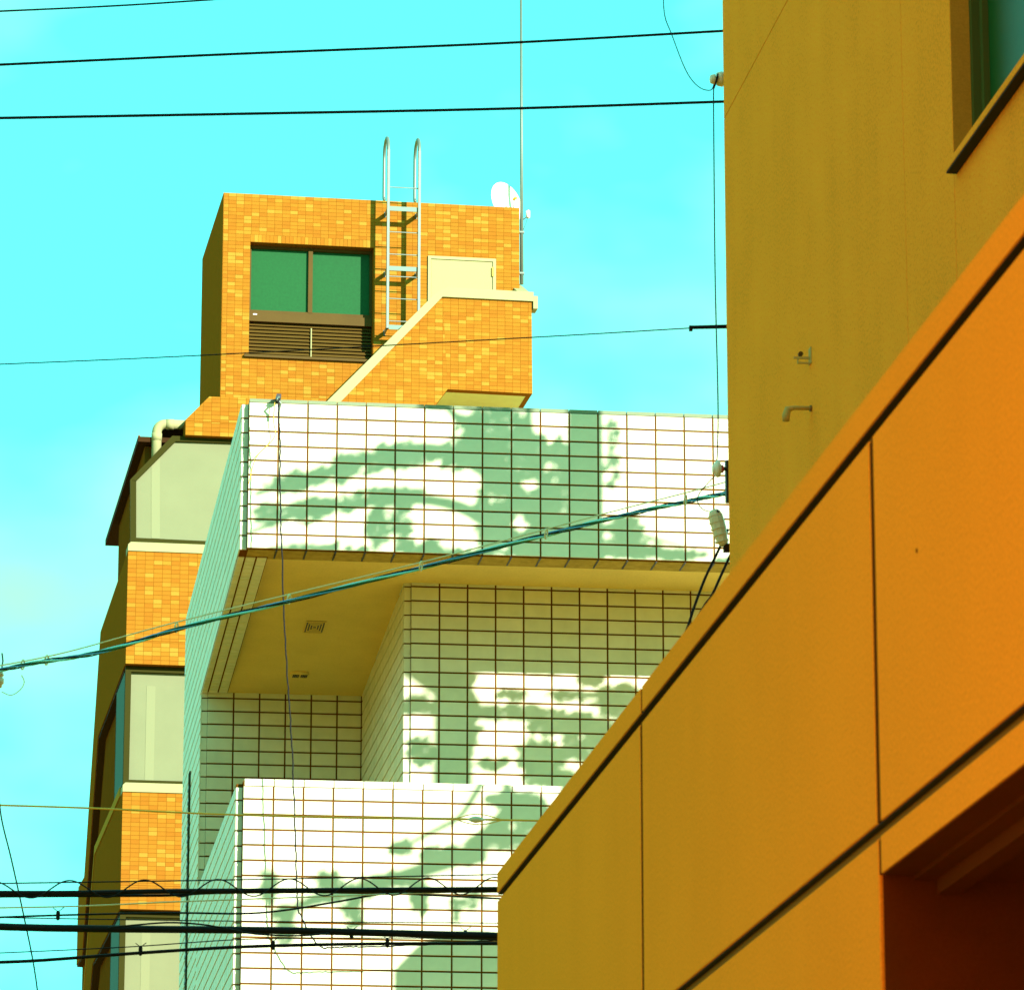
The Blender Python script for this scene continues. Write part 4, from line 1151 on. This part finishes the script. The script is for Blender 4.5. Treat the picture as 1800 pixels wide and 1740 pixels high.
def leaves(px, py, rx, ry, n, Y):
    for _ in range(int(n * 1.5)):
        a = random.uniform(0, 2 * math.pi); q = math.sqrt(random.random())
        u_, v_ = px + rx * q * math.cos(a), py + ry * q * math.sin(a)
        t_ = random.uniform(5.2, 8.2)
        while True:                                     # keep the crown on the far side of the olive building's corner
            c = cast(u_, v_, t_, Y); e = c - CAM
            if 900 + F * e.dot(RT) / e.dot(FW) > 1330 or t_ > 14: break
            t_ += 0.4
        c -= tp
        d1 = Vector((random.gauss(0, 1), random.gauss(0, 1), random.gauss(0, .7))).normalized()
        d2 = d1.cross(Vector((random.gauss(0, 1), random.gauss(0, 1), random.gauss(0, 1)))).normalized()
        nn = d1.cross(d2)
        L, W = random.uniform(.045, .085), random.uniform(.024, .042)
        lf.quad(c - d1 * L, c + d2 * W + nn * .012, c + d1 * L, c - d2 * W + nn * .012)
low_clumps = [(472, 1560, 12, 36, 20), (578, 1545, 24, 15, 20), (620, 1600, 15, 32, 26), (705, 1490, 16, 13, 14), (735, 1577, 13, 34, 24), (500, 1628, 15, 38, 26),
              (800, 1503, 60, 17, 52), (885, 1476, 60, 19, 62), (690, 1545, 50, 10, 34), (900, 1404, 46, 13, 50), (640, 1562, 40, 9, 22), (560, 1578, 40, 9, 18), (945, 1440, 30, 13, 22), (830, 1580, 22, 14, 10), (800, 1600, 10, 20, 6)]
for q in low_clumps: leaves(*q, YW)
for q in clumps: leaves(*q, YW)
for q in wall_clumps: leaves(*q, YW + D1)
lf.build('crown', 'leaf', tree)
tw_ = MB()
for lst, Yq in ((clumps, YW), (low_clumps, YW), (wall_clumps, YW + D1)):
    for cx, cy, rx, ry, n in lst:
        for _ in range(4):
            a = random.uniform(0, math.pi)
            t_ = 8.0 if cx > 700 else 9.6
            pts = [cast(cx + rx * 1.1 * f * math.cos(a) + random.uniform(-6, 6), cy + ry * 1.2 * f * math.sin(a) + random.uniform(-5, 5), t_ + .2 * f, Yq) - tp for f in (-1, -.3, .4, 1.15)]
            if all(900 + F * (p + tp - CAM).dot(RT) / (p + tp - CAM).dot(FW) > 1300 for p in pts):
                tw_.tube(pts, [.014, .011, .008, .004], 5)
tw_.build('twigs', 'bark', tree)

pp = cast(1030, 850, 6.0); pp.z = 0
up = empty('utility_pole', pp, 0, 'concrete utility pole with a drum transformer, shading the white building', 'utility pole')
def pl_(px, py, t): return cast(px, py, t) - pp
MB().tube([(0, 0, 0), (0, 0, 15.2)], [0.17, 0.115], 20).build('shaft', 'concrete', up, True)
st_ = MB()
for k in range(22):
    z = 4 + k * .48
    st_.tube([(0.1, 0, z), (0.21, 0, z)] if k % 2 else [(-.1, 0, z), (-.21, 0, z)], .012, 6)
st_.build('step_bolts', 'galv', up)
MB().box(-.9, .9, -.05, .05, 14.4, 14.5).build('crossarm', 'galv', up)
for px in (-.8, -.3, .8):
    MB().lathe((px, 0, 14.5), (0, 0, 1), [(0, .02), (.08, .03), (.10, .075), (.2, .085), (.24, .05), (.30, .06), (.33, .02)], 12).build('pin_insulator', 'porcelain', up, True)
tc_ = pl_(800, 1790, 6.4)
MB().lathe(tc_ + Vector((0, 0, -.5)), (0, 0, 1), [(0, .3), (.05, .42), (.95, .42), (1.08, .3), (1.12, .1)], 24).build('transformer', 'concrete', up, True)
MB().box(tc_.x, .05, tc_.y - .05, tc_.y + .05, tc_.z - .3, tc_.z - .2).build('transformer_bracket', 'galv', up)
# ================================================================== added unseen houses that bounce warm light, beside and behind the camera
def house(name, x0, x1, y0, y1, h, mat, label, face, storeys):
    root = empty(name, (x0, y0, 0), 0, label, 'house')
    W, D = x1 - x0, y1 - y0
    MB().box(0, W, 0, D, 0, h).build('wall', mat, root)
    MB().box(-.25, W + .25, -.25, D + .25, h, h + .22).build('roof', 'concrete', root)
    n = int((D if face == 'x' else W) / 2.6)
    for s_ in range(storeys):
        z = 1.0 + s_ * 3.0
        for k in range(n):
            c = 1.4 + k * 2.6
            if face == 'x':
                fr_ = MB().box(W, W + .06, c - .75, c + .75, z, z + 1.4).build('window', 'brown', root)
                MB().box(W + .061, W + .07, c - .68, c + .68, z + .07, z + 1.33).build('pane', 'glass', fr_)
            else:
                fr_ = MB().box(c - .75, c + .75, D, D + .06, z, z + 1.4).build('window', 'brown', root)
                MB().box(c - .68, c + .68, D + .061, D + .07, z + .07, z + 1.33).build('pane', 'glass', fr_)
    return root
house('added_house', -12.0, -2.4, -16.0, 6.0, 14.0, 'ochre', 'unseen ochre house added beside the camera to bounce warm light', 'x', 3)
house('added_house', -12.0, 14.0, -34.0, -24.0, 9.0, 'ochre', 'unseen ochre house added behind the camera for its warm bounce', 'y', 3)
house('added_house', -24.0, -13.0, 20.0, 46.0, 13.0, 'slate', 'unseen brown house added beyond the left picture edge to block low sky and bounce warm light', 'x', 4)
